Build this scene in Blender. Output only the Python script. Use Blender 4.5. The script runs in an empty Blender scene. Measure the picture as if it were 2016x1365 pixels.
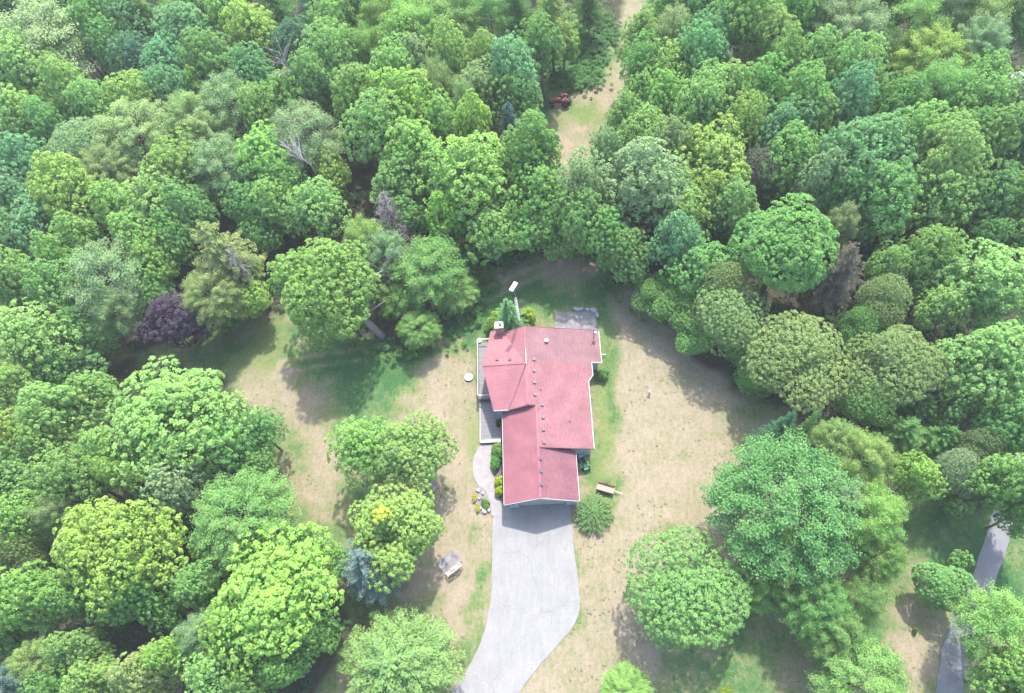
import bpy, bmesh, math, random
import numpy as np
from mathutils import Vector, Matrix

scene = bpy.context.scene
COL = scene.collection
W_PX, H_PX = 2016, 1365

# ------------------------------------------------------------------ camera
F_PX = 1344.0          # focal length in photograph pixels (24 mm on a 36 mm sensor)
HAZE = 0.00028
CAM_H = 75.0           # drone height above the lawn
NADIR = (1150.0, 1400.0)
CX, CY = 1008.0, 682.5
_n = np.array([NADIR[0] - CX, NADIR[1] - CY, F_PX]); _n /= np.linalg.norm(_n)
_up = -_n
_x = np.array([1.0, 0, 0]); _x -= _x.dot(_up) * _up; _x /= np.linalg.norm(_x)
_y = np.cross(_up, _x)
RM = np.array([_x, _y, _up])        # camera axes (right, down, forward) -> world


def P(px, py, z=0.0):
    d = RM @ np.array([px - CX, py - CY, F_PX]); t = (z - CAM_H) / d[2]
    return (d[0] * t, d[1] * t, z)


def mpp(px, py, z=0.0):             # metres per photograph pixel there
    d = RM @ np.array([px - CX, py - CY, F_PX])
    return (z - CAM_H) / d[2]


cam_data = bpy.data.cameras.new('camera')
cam_data.lens = 24.0; cam_data.sensor_width = 36.0
cam_data.clip_start = 0.5; cam_data.clip_end = 6000
cam = bpy.data.objects.new('camera', cam_data); COL.objects.link(cam)
right = RM @ np.array([1, 0, 0]); upv = RM @ np.array([0, -1, 0]); back = RM @ np.array([0, 0, -1])
cam.matrix_world = Matrix(((right[0], upv[0], back[0], 0), (right[1], upv[1], back[1], 0),
                           (right[2], upv[2], back[2], CAM_H), (0, 0, 0, 1)))
scene.camera = cam

# ------------------------------------------------------------------ light
SUN_EL = math.radians(59); SUN_AZ = math.radians(16)     # azimuth clockwise from +Y
SUN_STRENGTH = 2.0; SKY_STRENGTH = 0.15; EXPOSURE = 2.22
sun_data = bpy.data.lights.new('sun', 'SUN'); sun_data.energy = SUN_STRENGTH
sun_data.angle = math.radians(1.6); sun_data.color = (1.0, 0.965, 0.9)
sun = bpy.data.objects.new('sun', sun_data); COL.objects.link(sun)
sdir = Vector((math.cos(SUN_EL) * math.sin(SUN_AZ), math.cos(SUN_EL) * math.cos(SUN_AZ), math.sin(SUN_EL)))
sun.rotation_euler = sdir.to_track_quat('Z', 'Y').to_euler(); sun.location = (0, 0, 120)
world = bpy.data.worlds.new('World'); scene.world = world; world.use_nodes = True
wn = world.node_tree; wn.nodes.clear()
wo = wn.nodes.new('ShaderNodeOutputWorld'); wb = wn.nodes.new('ShaderNodeBackground')
sk = wn.nodes.new('ShaderNodeTexSky'); sk.sky_type = 'NISHITA'; sk.sun_disc = False
sk.sun_elevation = SUN_EL; sk.sun_rotation = SUN_AZ; sk.air_density = 1.0; sk.dust_density = 2.0
wn.links.new(sk.outputs[0], wb.inputs[0]); wb.inputs[1].default_value = SKY_STRENGTH
wn.links.new(wb.outputs[0], wo.inputs[0])
scene.view_settings.view_transform = 'Standard'; scene.view_settings.look = 'None'
scene.view_settings.exposure = EXPOSURE; scene.view_settings.gamma = 1.0
scene.view_settings.use_curve_mapping = False
scene.render.engine = 'CYCLES'
scene.cycles.max_bounces = 6; scene.cycles.diffuse_bounces = 3; scene.cycles.transmission_bounces = 3

# ------------------------------------------------------------------ helpers
rnd = random.Random(7)


def tag(o, label=None, cat=None, group=None, kind=None):
    if label: o['label'] = label
    if cat: o['category'] = cat
    if group: o['group'] = group
    if kind: o['kind'] = kind
    return o


def empty(name, loc, rz=0.0):
    o = bpy.data.objects.new(name, None); COL.objects.link(o)
    o.location = loc; o.rotation_euler = (0, 0, rz); o.empty_display_size = 0.3
    return o


def mesh_np(name, V, Fq, cols=None, mat=None, smooth=False):
    V = np.asarray(V, dtype=np.float32); Fq = np.asarray(Fq, dtype=np.int32)
    me = bpy.data.meshes.new(name); n = len(V); m, k = Fq.shape
    me.vertices.add(n); me.vertices.foreach_set('co', V.ravel())
    me.loops.add(m * k); me.loops.foreach_set('vertex_index', Fq.ravel())
    me.polygons.add(m); me.polygons.foreach_set('loop_start', np.arange(0, m * k, k, dtype=np.int32))
    me.polygons.foreach_set('loop_total', np.full(m, k, dtype=np.int32))
    if smooth: me.polygons.foreach_set('use_smooth', np.ones(m, dtype=bool))
    me.update(calc_edges=True)
    if cols is not None:
        for nm, arr in cols.items():
            a = me.color_attributes.new(nm, 'FLOAT_COLOR', 'POINT')
            a.data.foreach_set('color', np.asarray(arr, dtype=np.float32).ravel())
    if mat: me.materials.append(mat)
    return me


def link(name, me, parent=None, loc=(0, 0, 0), rot=(0, 0, 0)):
    o = bpy.data.objects.new(name, me); COL.objects.link(o)
    o.location = loc; o.rotation_euler = rot
    if parent: o.parent = parent
    return o


class MB:
    """collects boxes, tubes, prisms into one mesh"""
    def __init__(s): s.v = []; s.f = []

    def add(s, V, Fs):
        b = len(s.v); s.v += [tuple(map(float, p)) for p in V]
        s.f += [tuple(i + b for i in f) for f in Fs]; return s

    def box(s, a, b, rz=0.0, c=None):
        x0, y0, z0 = a; x1, y1, z1 = b
        V = [(x0, y0, z0), (x1, y0, z0), (x1, y1, z0), (x0, y1, z0), (x0, y0, z1), (x1, y0, z1), (x1, y1, z1), (x0, y1, z1)]
        if rz:
            cx, cy = c or ((x0 + x1) / 2, (y0 + y1) / 2); co, si = math.cos(rz), math.sin(rz)
            V = [(cx + (x - cx) * co - (y - cy) * si, cy + (x - cx) * si + (y - cy) * co, z) for x, y, z in V]
        return s.add(V, [(0, 3, 2, 1), (4, 5, 6, 7), (0, 1, 5, 4), (1, 2, 6, 5), (2, 3, 7, 6), (3, 0, 4, 7)])

    def beam(s, p, q, w, h, upd=(0, 0, 1)):
        p = Vector(p); q = Vector(q); d = (q - p).normalized(); u = Vector(upd)
        sd = d.cross(u)
        if sd.length < 1e-4: sd = d.cross(Vector((1, 0, 0)))
        sd.normalize(); u = sd.cross(d)
        V = [e + sd * a * w / 2 + u * b * h / 2 for e in (p, q) for a, b in ((-1, -1), (1, -1), (1, 1), (-1, 1))]
        return s.add(V, [(0, 1, 2, 3), (7, 6, 5, 4), (0, 4, 5, 1), (1, 5, 6, 2), (2, 6, 7, 3), (3, 7, 4, 0)])

    def tube(s, pts, rads, n=8, cap=True):
        pts = [Vector(p) for p in pts]; V = []; Fs = []
        for i, p in enumerate(pts):
            d = (pts[min(i + 1, len(pts) - 1)] - pts[max(i - 1, 0)]).normalized()
            a = d.cross(Vector((0.13, 0.97, 0.2)));
            if a.length < 1e-3: a = d.cross(Vector((1, 0, 0)))
            a.normalize(); b = d.cross(a)
            for k in range(n):
                t = 2 * math.pi * k / n; V.append(p + (a * math.cos(t) + b * math.sin(t)) * rads[i])
        for i in range(len(pts) - 1):
            for k in range(n):
                Fs.append((i * n + k, i * n + (k + 1) % n, (i + 1) * n + (k + 1) % n, (i + 1) * n + k))
        if cap:
            Fs.append(tuple(range(n - 1, -1, -1))); m = (len(pts) - 1) * n; Fs.append(tuple(m + k for k in range(n)))
        return s.add(V, Fs)

    def cyl(s, p, q, r, n=16, r2=None): return s.tube([p, q], [r, r if r2 is None else r2], n)

    def slab(s, top, th):
        """polygon of 3-D points, thickened downwards"""
        n = len(top); V = list(top) + [(x, y, z - th) for x, y, z in top]
        return s.add(V, [tuple(range(n)), tuple(range(2 * n - 1, n - 1, -1))] +
                     [(i, i + n, (i + 1) % n + n, (i + 1) % n) for i in range(n)])

    def build(s, name, mat, parent=None, loc=(0, 0, 0), rz=0.0, smooth=False, bevel=0.0):
        me = bpy.data.meshes.new(name); me.from_pydata(s.v, [], s.f); me.update()
        bm = bmesh.new(); bm.from_mesh(me); bmesh.ops.recalc_face_normals(bm, faces=bm.faces)
        if bevel: bmesh.ops.bevel(bm, geom=list(bm.edges), offset=bevel, segments=2, affect='EDGES', profile=0.6)
        bm.to_mesh(me); bm.free()
        if smooth:
            for p in me.polygons: p.use_smooth = True
        me.materials.append(mat)
        return link(name, me, parent, loc, (0, 0, rz))


def nodes(name):
    m = bpy.data.materials.new(name); m.use_nodes = True; nt = m.node_tree
    return m, nt, nt.nodes['Principled BSDF']


def mat(name, col, rough=0.7, var=0.15, scale=3.0, bump=0.0, bscale=40.0, metal=0.0, col2=None, spec=0.3):
    m, nt, b = nodes(name); N = nt.nodes; L = nt.links
    tc = N.new('ShaderNodeTexCoord')
    n1 = N.new('ShaderNodeTexNoise'); n1.inputs['Scale'].default_value = scale; n1.inputs['Detail'].default_value = 6
    n1.inputs['Roughness'].default_value = 0.65
    L.new(tc.outputs['Object'], n1.inputs['Vector'])
    r = N.new('ShaderNodeValToRGB'); L.new(n1.outputs['Fac'], r.inputs['Fac'])
    c2 = col2 or tuple(min(1, c * (1 + var)) for c in col); c1 = tuple(c * (1 - var) for c in col)
    r.color_ramp.elements[0].position = 0.3; r.color_ramp.elements[0].color = (*c1, 1)
    r.color_ramp.elements[1].position = 0.7; r.color_ramp.elements[1].color = (*c2, 1)
    L.new(r.outputs['Color'], b.inputs['Base Color'])
    b.inputs['Roughness'].default_value = rough; b.inputs['Metallic'].default_value = metal
    b.inputs['Specular IOR Level'].default_value = spec
    if bump:
        n2 = N.new('ShaderNodeTexNoise'); n2.inputs['Scale'].default_value = bscale; n2.inputs['Detail'].default_value = 4
        L.new(tc.outputs['Object'], n2.inputs['Vector'])
        bp = N.new('ShaderNodeBump'); bp.inputs['Strength'].default_value = bump; bp.inputs['Distance'].default_value = 0.03
        L.new(n2.outputs['Fac'], bp.inputs['Height']); L.new(bp.outputs['Normal'], b.inputs['Normal'])
    return m


def leaf_mat(name, transl=0.42, hue_shift=0.5):
    """leaf colour = object colour, varied leaf by leaf and shoot by shoot"""
    m, nt, b = nodes(name); N = nt.nodes; L = nt.links
    oi = N.new('ShaderNodeObjectInfo'); at = N.new('ShaderNodeAttribute'); at.attribute_name = 'lv'
    sep = N.new('ShaderNodeSeparateColor'); L.new(at.outputs['Color'], sep.inputs[0])
    hs = N.new('ShaderNodeHueSaturation')
    L.new(oi.outputs['Color'], hs.inputs['Color'])
    mh = N.new('ShaderNodeMapRange'); L.new(sep.outputs[1], mh.inputs[0])
    mh.inputs[3].default_value = hue_shift + 0.016; mh.inputs[4].default_value = hue_shift - 0.022
    L.new(mh.outputs[0], hs.inputs['Hue'])
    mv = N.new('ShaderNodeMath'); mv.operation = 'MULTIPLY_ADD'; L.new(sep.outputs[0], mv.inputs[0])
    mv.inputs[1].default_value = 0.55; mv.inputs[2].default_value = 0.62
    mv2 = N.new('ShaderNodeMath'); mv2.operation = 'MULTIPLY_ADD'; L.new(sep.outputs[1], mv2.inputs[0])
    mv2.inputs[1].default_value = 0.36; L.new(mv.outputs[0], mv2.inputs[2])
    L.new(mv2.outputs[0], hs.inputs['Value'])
    ms = N.new('ShaderNodeMapRange'); L.new(sep.outputs[0], ms.inputs[0]); ms.inputs[3].default_value = 0.85; ms.inputs[4].default_value = 1.08
    L.new(ms.outputs[0], hs.inputs['Saturation'])
    L.new(hs.outputs[0], b.inputs['Base Color']); b.inputs['Roughness'].default_value = 0.7
    b.inputs['Specular IOR Level'].default_value = 0.12
    tr = N.new('ShaderNodeBsdfTranslucent'); L.new(hs.outputs[0], tr.inputs['Color'])
    mx = N.new('ShaderNodeMixShader'); mx.inputs[0].default_value = transl
    L.new(b.outputs[0], mx.inputs[1]); L.new(tr.outputs[0], mx.inputs[2])
    L.new(mx.outputs[0], N['Material Output'].inputs['Surface'])
    return m


M = {}
M['leaf'] = leaf_mat('leaves')
M['needle'] = leaf_mat('needles', 0.2)
M['bark'] = mat('bark', (0.13, 0.105, 0.085), 0.9, 0.35, 6, 0.6, 25)
M['pale_bark'] = mat('pale_bark', (0.22, 0.20, 0.18), 0.85, 0.3, 5, 0.4, 25)
M['dead_wood'] = mat('dead_wood', (0.20, 0.17, 0.165), 0.9, 0.25, 5)
M['siding'] = mat('siding', (0.30, 0.37, 0.42), 0.6, 0.06, 2)
M['trim'] = mat('white_trim', (0.33, 0.325, 0.315), 0.5, 0.08, 3)
M['vent'] = mat('vent_metal', (0.10, 0.07, 0.09), 0.5, 0.2, 5, metal=0.2)
M['black'] = mat('black_metal', (0.02, 0.02, 0.022), 0.45, 0.2, 5)
M['steel'] = mat('galvanised_steel', (0.28, 0.28, 0.28), 0.45, 0.15, 8, metal=0.5)
M['white'] = mat('white_paint', (0.55, 0.55, 0.53), 0.4, 0.06, 3)
M['concrete'] = mat('concrete', (0.215, 0.20, 0.195), 0.9, 0.14, 1.2, 0.25, 60)
M['old_concrete'] = mat('weathered_concrete', (0.14, 0.135, 0.142), 0.9, 0.42, 1.1, 0.4, 40, col2=(0.24, 0.225, 0.22))
M['asphalt_pale'] = mat('worn_drive_surface', (0.188, 0.183, 0.180), 0.92, 0.10, 0.45, 0.25, 90)
M['asphalt'] = mat('road_asphalt', (0.150, 0.150, 0.158), 0.9, 0.16, 0.6, 0.3, 80)
M['stone'] = mat('grey_stone', (0.24, 0.26, 0.27), 0.85, 0.25, 3, 0.6, 12)
M['white_stone'] = mat('white_stone', (0.3, 0.29, 0.28), 0.85, 0.2, 4, 0.5, 15)
M['soil'] = mat('dark_soil', (0.10, 0.085, 0.08), 0.95, 0.4, 5, 0.6, 30)
M['deck'] = mat('weathered_deck_wood', (0.165, 0.158, 0.16), 0.85, 0.28, 3, 0.4, 20)
M['rubber'] = mat('tyre_rubber', (0.022, 0.022, 0.024), 0.8, 0.3, 8)
M['red'] = mat('faded_red_paint', (0.21, 0.05, 0.04), 0.6, 0.4, 5)
M['green'] = mat('mower_green_paint', (0.03, 0.20, 0.10), 0.4, 0.15, 5)
M['tan'] = mat('trailer_tan_bed', (0.33, 0.22, 0.155), 0.8, 0.15, 3)
M['benchwood'] = mat('pink_brown_wood', (0.42, 0.29, 0.26), 0.75, 0.15, 5)
M['yellow'] = mat('yellow_paint', (0.55, 0.45, 0.12), 0.5, 0.1, 5)
M['glass'] = mat('dark_glass', (0.03, 0.035, 0.04), 0.1, 0.1, 3, spec=0.6)
M['brick'] = mat('red_brick', (0.33, 0.15, 0.13), 0.85, 0.25, 9)


def shingle_mat(name, c1, c2, speck, rowdir):
    m, nt, b = nodes(name); N = nt.nodes; L = nt.links
    tc = N.new('ShaderNodeTexCoord')
    n1 = N.new('ShaderNodeTexNoise'); n1.inputs['Scale'].default_value = 0.5; n1.inputs['Detail'].default_value = 5
    L.new(tc.outputs['Object'], n1.inputs['Vector'])
    br = N.new('ShaderNodeTexBrick'); br.inputs['Scale'].default_value = 1.0
    br.inputs['Brick Width'].default_value = 0.33; br.inputs['Row Height'].default_value = 0.16; br.inputs['Mortar Size'].default_value = 0.012
    br.inputs['Color1'].default_value = (*c1, 1); br.inputs['Color2'].default_value = (*c2, 1)
    br.inputs['Mortar'].default_value = (*[x * 0.62 for x in c1], 1)
    mp = N.new('ShaderNodeMapping'); mp.inputs['Rotation'].default_value = (0, 0, rowdir)
    L.new(tc.outputs['Object'], mp.inputs[0]); L.new(mp.outputs[0], br.inputs['Vector'])
    n2 = N.new('ShaderNodeTexNoise'); n2.inputs['Scale'].default_value = 6; n2.inputs['Detail'].default_value = 3
    L.new(tc.outputs['Object'], n2.inputs['Vector'])
    r2 = N.new('ShaderNodeMapRange'); L.new(n2.outputs['Fac'], r2.inputs[0]); r2.inputs[1].default_value = 0.35; r2.inputs[2].default_value = 0.7
    r2.inputs[3].default_value = 1 - speck; r2.inputs[4].default_value = 1 + speck
    r1 = N.new('ShaderNodeMapRange'); L.new(n1.outputs['Fac'], r1.inputs[0]); r1.inputs[1].default_value = .3; r1.inputs[2].default_value = .7; r1.inputs[3].default_value = 0.84; r1.inputs[4].default_value = 1.14
    mu = N.new('ShaderNodeMath'); mu.operation = 'MULTIPLY'; L.new(r1.outputs[0], mu.inputs[0]); L.new(r2.outputs[0], mu.inputs[1])
    hs = N.new('ShaderNodeHueSaturation'); L.new(br.outputs['Color'], hs.inputs['Color']); L.new(mu.outputs[0], hs.inputs['Value'])
    L.new(hs.outputs[0], b.inputs['Base Color']); b.inputs['Roughness'].default_value = 0.85
    b.inputs['Specular IOR Level'].default_value = 0.2
    bp = N.new('ShaderNodeBump'); bp.inputs['Strength'].default_value = 0.5; bp.inputs['Distance'].default_value = 0.02
    L.new(br.outputs['Fac'], bp.inputs['Height']); bp.invert = True
    L.new(bp.outputs['Normal'], b.inputs['Normal'])
    return m


M['roofA'] = shingle_mat('red_shingles_rows', (0.245, 0.100, 0.108), (0.262, 0.113, 0.121), 0.05, 0.0)
M['roofB'] = shingle_mat('red_shingles_flecked', (0.198, 0.088, 0.095), (0.235, 0.108, 0.115), 0.08, math.pi / 2)
M['roofC'] = shingle_mat('red_shingles_worn', (0.182, 0.094, 0.100), (0.202, 0.112, 0.117), 0.06, math.pi / 2)
M['roofD'] = shingle_mat('red_shingles_dull', (0.165, 0.070, 0.085), (0.190, 0.085, 0.098), 0.10, math.pi / 2)
M['roofG'] = shingle_mat('red_shingles_garage', (0.220, 0.085, 0.098), (0.230, 0.094, 0.107), 0.03, math.pi / 2)

# ------------------------------------------------------------------ ground
LAWN = [(215, 700), (420, 640), (560, 615), (700, 655), (800, 690), (900, 630), (950, 530), (1080, 500), (1200, 505),
        (1240, 560), (1350, 680), (1490, 790), (1640, 850), (1740, 940), (1960, 1000), (2200, 980), (2500, 1700), (400, 1700), (600, 1380),
        (700, 1230), (640, 1130), (570, 1020), (545, 900), (500, 800), (430, 745)]
GLADE = [(1095, 360), (1010, 290), (1050, 230), (1060, 190), (1075, 120), (1190, 100), (1225, 0), (1240, -80), (1330, -80), (1300, 20), (1245, 110), (1235, 260), (1200, 330), (1150, 370)]
ROADPOLY_L = [(1990, 850), (1951, 1028), (1907, 1154), (1857, 1252), (1840, 1365), (1832, 1700)]
ROADPOLY_R = [(1892, 1700), (1892, 1365), (1904, 1286), (1961, 1141), (1993, 1050), (2032, 850)]


def inpoly(X, Y, poly):
    res = np.zeros(X.shape, bool); n = len(poly)
    for i in range(n):
        x0, y0 = poly[i][:2]; x1, y1 = poly[(i + 1) % n][:2]
        c = ((y0 > Y) != (y1 > Y)) & (X < (x1 - x0) * (Y - y0) / (y1 - y0 + 1e-9) + x0)
        res ^= c
    return res


def polydist(X, Y, poly):
    d = np.full(X.shape, 1e9); n = len(poly)
    for i in range(n):
        x0, y0 = poly[i][:2]; x1, y1 = poly[(i + 1) % n][:2]; dx, dy = x1 - x0, y1 - y0
        t = np.clip(((X - x0) * dx + (Y - y0) * dy) / (dx * dx + dy * dy + 1e-9), 0, 1)
        d = np.minimum(d, np.hypot(X - x0 - t * dx, Y - y0 - t * dy))
    return d


def vnoise(X, Y, s, seed):
    r = np.random.RandomState(seed); g = r.rand(64, 64)
    x = X / s; y = Y / s; xi = np.floor(x).astype(int); yi = np.floor(y).astype(int); fx = x - xi; fy = y - yi
    fx = fx * fx * (3 - 2 * fx); fy = fy * fy * (3 - 2 * fy)
    a = g[xi % 64, yi % 64]; b = g[(xi + 1) % 64, yi % 64]; c = g[xi % 64, (yi + 1) % 64]; d = g[(xi + 1) % 64, (yi + 1) % 64]
    return (a * (1 - fx) + b * fx) * (1 - fy) + (c * (1 - fx) + d * fx) * fy


LW = [P(x, y)[:2] for x, y in LAWN]; GW = [P(x, y)[:2] for x, y in GLADE]
core = np.arange(-62, 62.01, 0.45); out = np.array([70, 85, 110, 150, 220, 350, 600, 1000, 1800.0])
gx = np.concatenate([-out[::-1], core, out]); corey = np.arange(-18, 112.01, 0.45)
gy = np.concatenate([corey[0] - (out[::-1] - 60), corey, corey[-1] + (out - 60)])
GX, GY = np.meshgrid(gx, gy); ny_, nx_ = GX.shape
inside = inpoly(GX, GY, LW) | inpoly(GX, GY, GW); dist = np.minimum(polydist(GX, GY, LW), polydist(GX, GY, GW))
edge = np.where(inside, dist, -dist) + (vnoise(GX, GY, 2.2, 3) - 0.5) * 2.2 + (vnoise(GX, GY, 0.9, 4) - 0.5) * 1.0
lawnm = np.clip(edge / 1.2 + 0.5, 0, 1)
# dry (1) against lush (0) turf, with tree shade painted into some lush blobs: patches where the photograph has them (pixel, radii, amount)
DRY = [(880, 800, 110, 120, .6), (900, 960, 60, 150, .45), (860, 1120, 110, 120, .35), (620, 950, 70, 110, .4), (530, 760, 50, 70, .45), (600, 870, 40, 90, .25),
       (1290, 850, 130, 180, .65), (1230, 1130, 60, 170, .6), (1130, 1300, 110, 90, .6), (1300, 720, 90, 70, .35), (1140, 250, 55, 70, .6), (1200, 170, 35, 50, .5),
       (1110, 525, 110, 30, .4), (1040, 560, 60, 22, .3), (1560, 850, 90, 30, .5), (1260, 25, 30, 60, .5), (1760, 1130, 60, 60, .3), (1780, 1270, 90, 90, .55),
       (1640, 1170, 50, 40, .7), (1830, 1040, 80, 40, .3), (1400, 760, 120, 60, .4), (1500, 1330, 120, 40, .3), (1350, 960, 100, 80, .5), (620, 730, 50, 40, .3),
       (950, 1230, 60, 50, .4), (1130, 1040, 18, 60, .6), (1245, 600, 30, 70, .35), (860, 1330, 70, 40, .3)]
LUSH_AND_SHADE = [(500, 700, 110, 40, .35), (760, 700, 130, 32, .5), (900, 620, 80, 45, .7), (640, 800, 45, 90, .1), (790, 720, 50, 60, .25), (1090, 590, 60, 40, .6), (1215, 560, 30, 40, .5),  # blobs below the leaning maple mix green turf with its painted shade
        (1188, 760, 15, 190, .7), (1178, 920, 24, 55, .7), (960, 660, 25, 80, .5), (945, 790, 10, 120, .7), (1070, 200, 40, 25, .6), (1150, 215, 25, 20, .6), (1130, 130, 60, 30, .8),
        (1430, 1340, 120, 60, .55), (1790, 1040, 70, 60, .45), (1960, 1130, 40, 90, .6), (1740, 1210, 60, 60, .5), (870, 970, 30, 40, .5), (560, 1330, 90, 60, .5),  # blob beside the double lawn maple paints that tree's shadow as greener turf
        (940, 1220, 25, 60, .4), (840, 1190, 40, 50, .4), (700, 760, 70, 40, .12), (990, 560, 90, 30, .4), (960, 1080, 14, 90, .5), (740, 830, 50, 40, .4)]
dry = 0.40 + (vnoise(GX, GY, 5.5, 11) - 0.5) * 0.5 + (vnoise(GX, GY, 2.0, 12) - 0.5) * 0.35 + (vnoise(GX, GY, 0.9, 13) - 0.5) * 0.25


def blob(B, sgn):
    global dry
    wx = (vnoise(GX, GY, 3.0, 21) - 0.5) * 3.5; wy = (vnoise(GX, GY, 3.0, 22) - 0.5) * 3.5
    for x, y, a, b, k in B:
        c = P(x, y); s = mpp(x, y); a *= s; b *= s * 1.15
        q = ((GX + wx - c[0]) / a) ** 2 + ((GY + wy - c[1]) / b) ** 2
        dry = dry + sgn * k * np.exp(-q * 0.9)


blob(DRY, 1); blob(LUSH_AND_SHADE, -1)
dry = np.clip(dry, 0, .80) 
# two mown wheel tracks curving round the back of the house
TRK = [(560, 720), (760, 690), (900, 610), (1000, 560), (1090, 520), (1130, 470)]
TW = [P(x, y)[:2] for x, y in TRK]
trk = np.full(GX.shape, 1e9)
for i in range(len(TW) - 1):
    x0, y0 = TW[i]; x1, y1 = TW[i + 1]; dx, dy = x1 - x0, y1 - y0
    t = np.clip(((GX - x0) * dx + (GY - y0) * dy) / (dx * dx + dy * dy), 0, 1)
    trk = np.minimum(trk, np.hypot(GX - x0 - t * dx, GY - y0 - t * dy))
dry = np.clip(dry + 0.45 * np.exp(-((trk - 0.8) / 0.35) ** 2), 0, 1)
lime = np.zeros(GX.shape)
for x, y, a, b in ((1186, 790, 15, 170), (1178, 930, 20, 45), (1150, 225, 40, 22), (525, 690, 30, 60), (950, 700, 14, 60), (1110, 640, 25, 14), (930, 860, 14, 60)):
    c = P(x, y); s = mpp(x, y)
    lime = np.maximum(lime, np.exp(-(((GX - c[0]) / (a * s)) ** 2 + ((GY - c[1]) / (b * s)) ** 2)))
GZ = (vnoise(GX, GY, 1.3, 31) - 0.5) * 0.05 * (1 - 0) + (1 - lawnm) * (vnoise(GX, GY, 1.6, 32) - 0.5) * 0.35 - 0.06
gidx = np.arange(nx_ * ny_).reshape(ny_, nx_)
gq = np.stack([gidx[:-1, :-1], gidx[:-1, 1:], gidx[1:, 1:], gidx[1:, :-1]], -1).reshape(-1, 4)
gm, nt, b = nodes('lawn_and_forest_floor'); N = nt.nodes; L = nt.links
at = N.new('ShaderNodeAttribute'); at.attribute_name = 'turf'; sep = N.new('ShaderNodeSeparateColor'); L.new(at.outputs['Color'], sep.inputs[0])
tc = N.new('ShaderNodeTexCoord')


def noi(scale, detail=6, rough=0.7, stretch=None):
    n = N.new('ShaderNodeTexNoise'); n.inputs['Scale'].default_value = scale; n.inputs['Detail'].default_value = detail
    n.inputs['Roughness'].default_value = rough
    if stretch:
        mp = N.new('ShaderNodeMapping'); mp.inputs['Scale'].default_value = stretch; mp.inputs['Rotation'].default_value = (0, 0, 0.06)
        L.new(tc.outputs['Object'], mp.inputs[0]); L.new(mp.outputs[0], n.inputs['Vector'])
    else: L.new(tc.outputs['Object'], n.inputs['Vector'])
    return n.outputs['Fac']


def math_(op, a, b_=None, c_=None):
    n = N.new('ShaderNodeMath'); n.operation = op
    for i, v in enumerate((a, b_, c_)):
        if v is None: continue
        if isinstance(v, (int, float)): n.inputs[i].default_value = v
        else: L.new(v, n.inputs[i])
    return n.outputs[0]


def ramp(fac, stops):
    r = N.new('ShaderNodeValToRGB'); L.new(fac, r.inputs['Fac']); e = r.color_ramp.elements
    e[0].position, e[0].color = stops[0][0], (*stops[0][1], 1); e[1].position, e[1].color = stops[-1][0], (*stops[-1][1], 1)
    for p, c in stops[1:-1]: q = e.new(p); q.color = (*c, 1)
    return r.outputs['Color']


def mix(f, a, b_, mode='MIX'):
    m = N.new('ShaderNodeMix'); m.data_type = 'RGBA'; m.blend_type = mode
    if isinstance(f, (int, float)): m.inputs[0].default_value = f
    else: L.new(f, m.inputs[0])
    L.new(a, m.inputs[6]); L.new(b_, m.inputs[7]); return m.outputs[2]


fine = noi(2.4, 9, 0.78); streak = noi(1.0, 7, 0.75, (3.0, 0.6, 1)); grain = noi(14, 5, 0.8)
d1 = math_('MULTIPLY_ADD', math_('SUBTRACT', fine, 0.5), 1.5, sep.outputs[0])
d1 = math_('MULTIPLY_ADD', math_('SUBTRACT', streak, 0.5), 0.9, d1)
d1 = math_('MULTIPLY_ADD', math_('SUBTRACT', noi(0.33, 8, 0.72), 0.5), 1.2, d1)
turf = ramp(d1, [(0.0, (0.034, 0.092, 0.030)), (0.25, (0.066, 0.125, 0.042)), (0.48, (0.125, 0.150, 0.060)), (0.68, (0.180, 0.160, 0.098)), (1.0, (0.236, 0.194, 0.140))])
limec = ramp(fine, [(0.3, (0.090, 0.132, 0.038)), (0.7, (0.165, 0.185, 0.068))])
turf = mix(math_('MULTIPLY', sep.outputs[2], 0.85), turf, limec)
lit = ramp(noi(1.8, 8, 0.75), [(0.3, (0.022, 0.034, 0.018)), (0.5, (0.045, 0.045, 0.028)), (0.72, (0.085, 0.07, 0.05))])
colr = mix(sep.outputs[1], lit, turf)
gv = N.new('ShaderNodeMapRange'); L.new(grain, gv.inputs[0]); gv.inputs[1].default_value = 0.3; gv.inputs[2].default_value = 0.7
gv.inputs[3].default_value = 0.66; gv.inputs[4].default_value = 1.34
hs = N.new('ShaderNodeHueSaturation'); L.new(colr, hs.inputs['Color']); L.new(gv.outputs[0], hs.inputs['Value'])
L.new(hs.outputs[0], b.inputs['Base Color']); b.inputs['Roughness'].default_value = 0.95; b.inputs['Specular IOR Level'].default_value = 0.1
bp = N.new('ShaderNodeBump'); bp.inputs['Strength'].default_value = 0.9; bp.inputs['Distance'].default_value = 0.06
L.new(grain, bp.inputs['Height']); L.new(bp.outputs['Normal'], b.inputs['Normal'])
gcol = np.stack([dry, lawnm, lime, np.ones_like(dry)], -1).reshape(-1, 4)
ground = link('ground', mesh_np('ground', np.stack([GX, GY, GZ], -1).reshape(-1, 3), gq, {'turf': gcol}, gm, True))
tag(ground, kind='structure')


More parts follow.
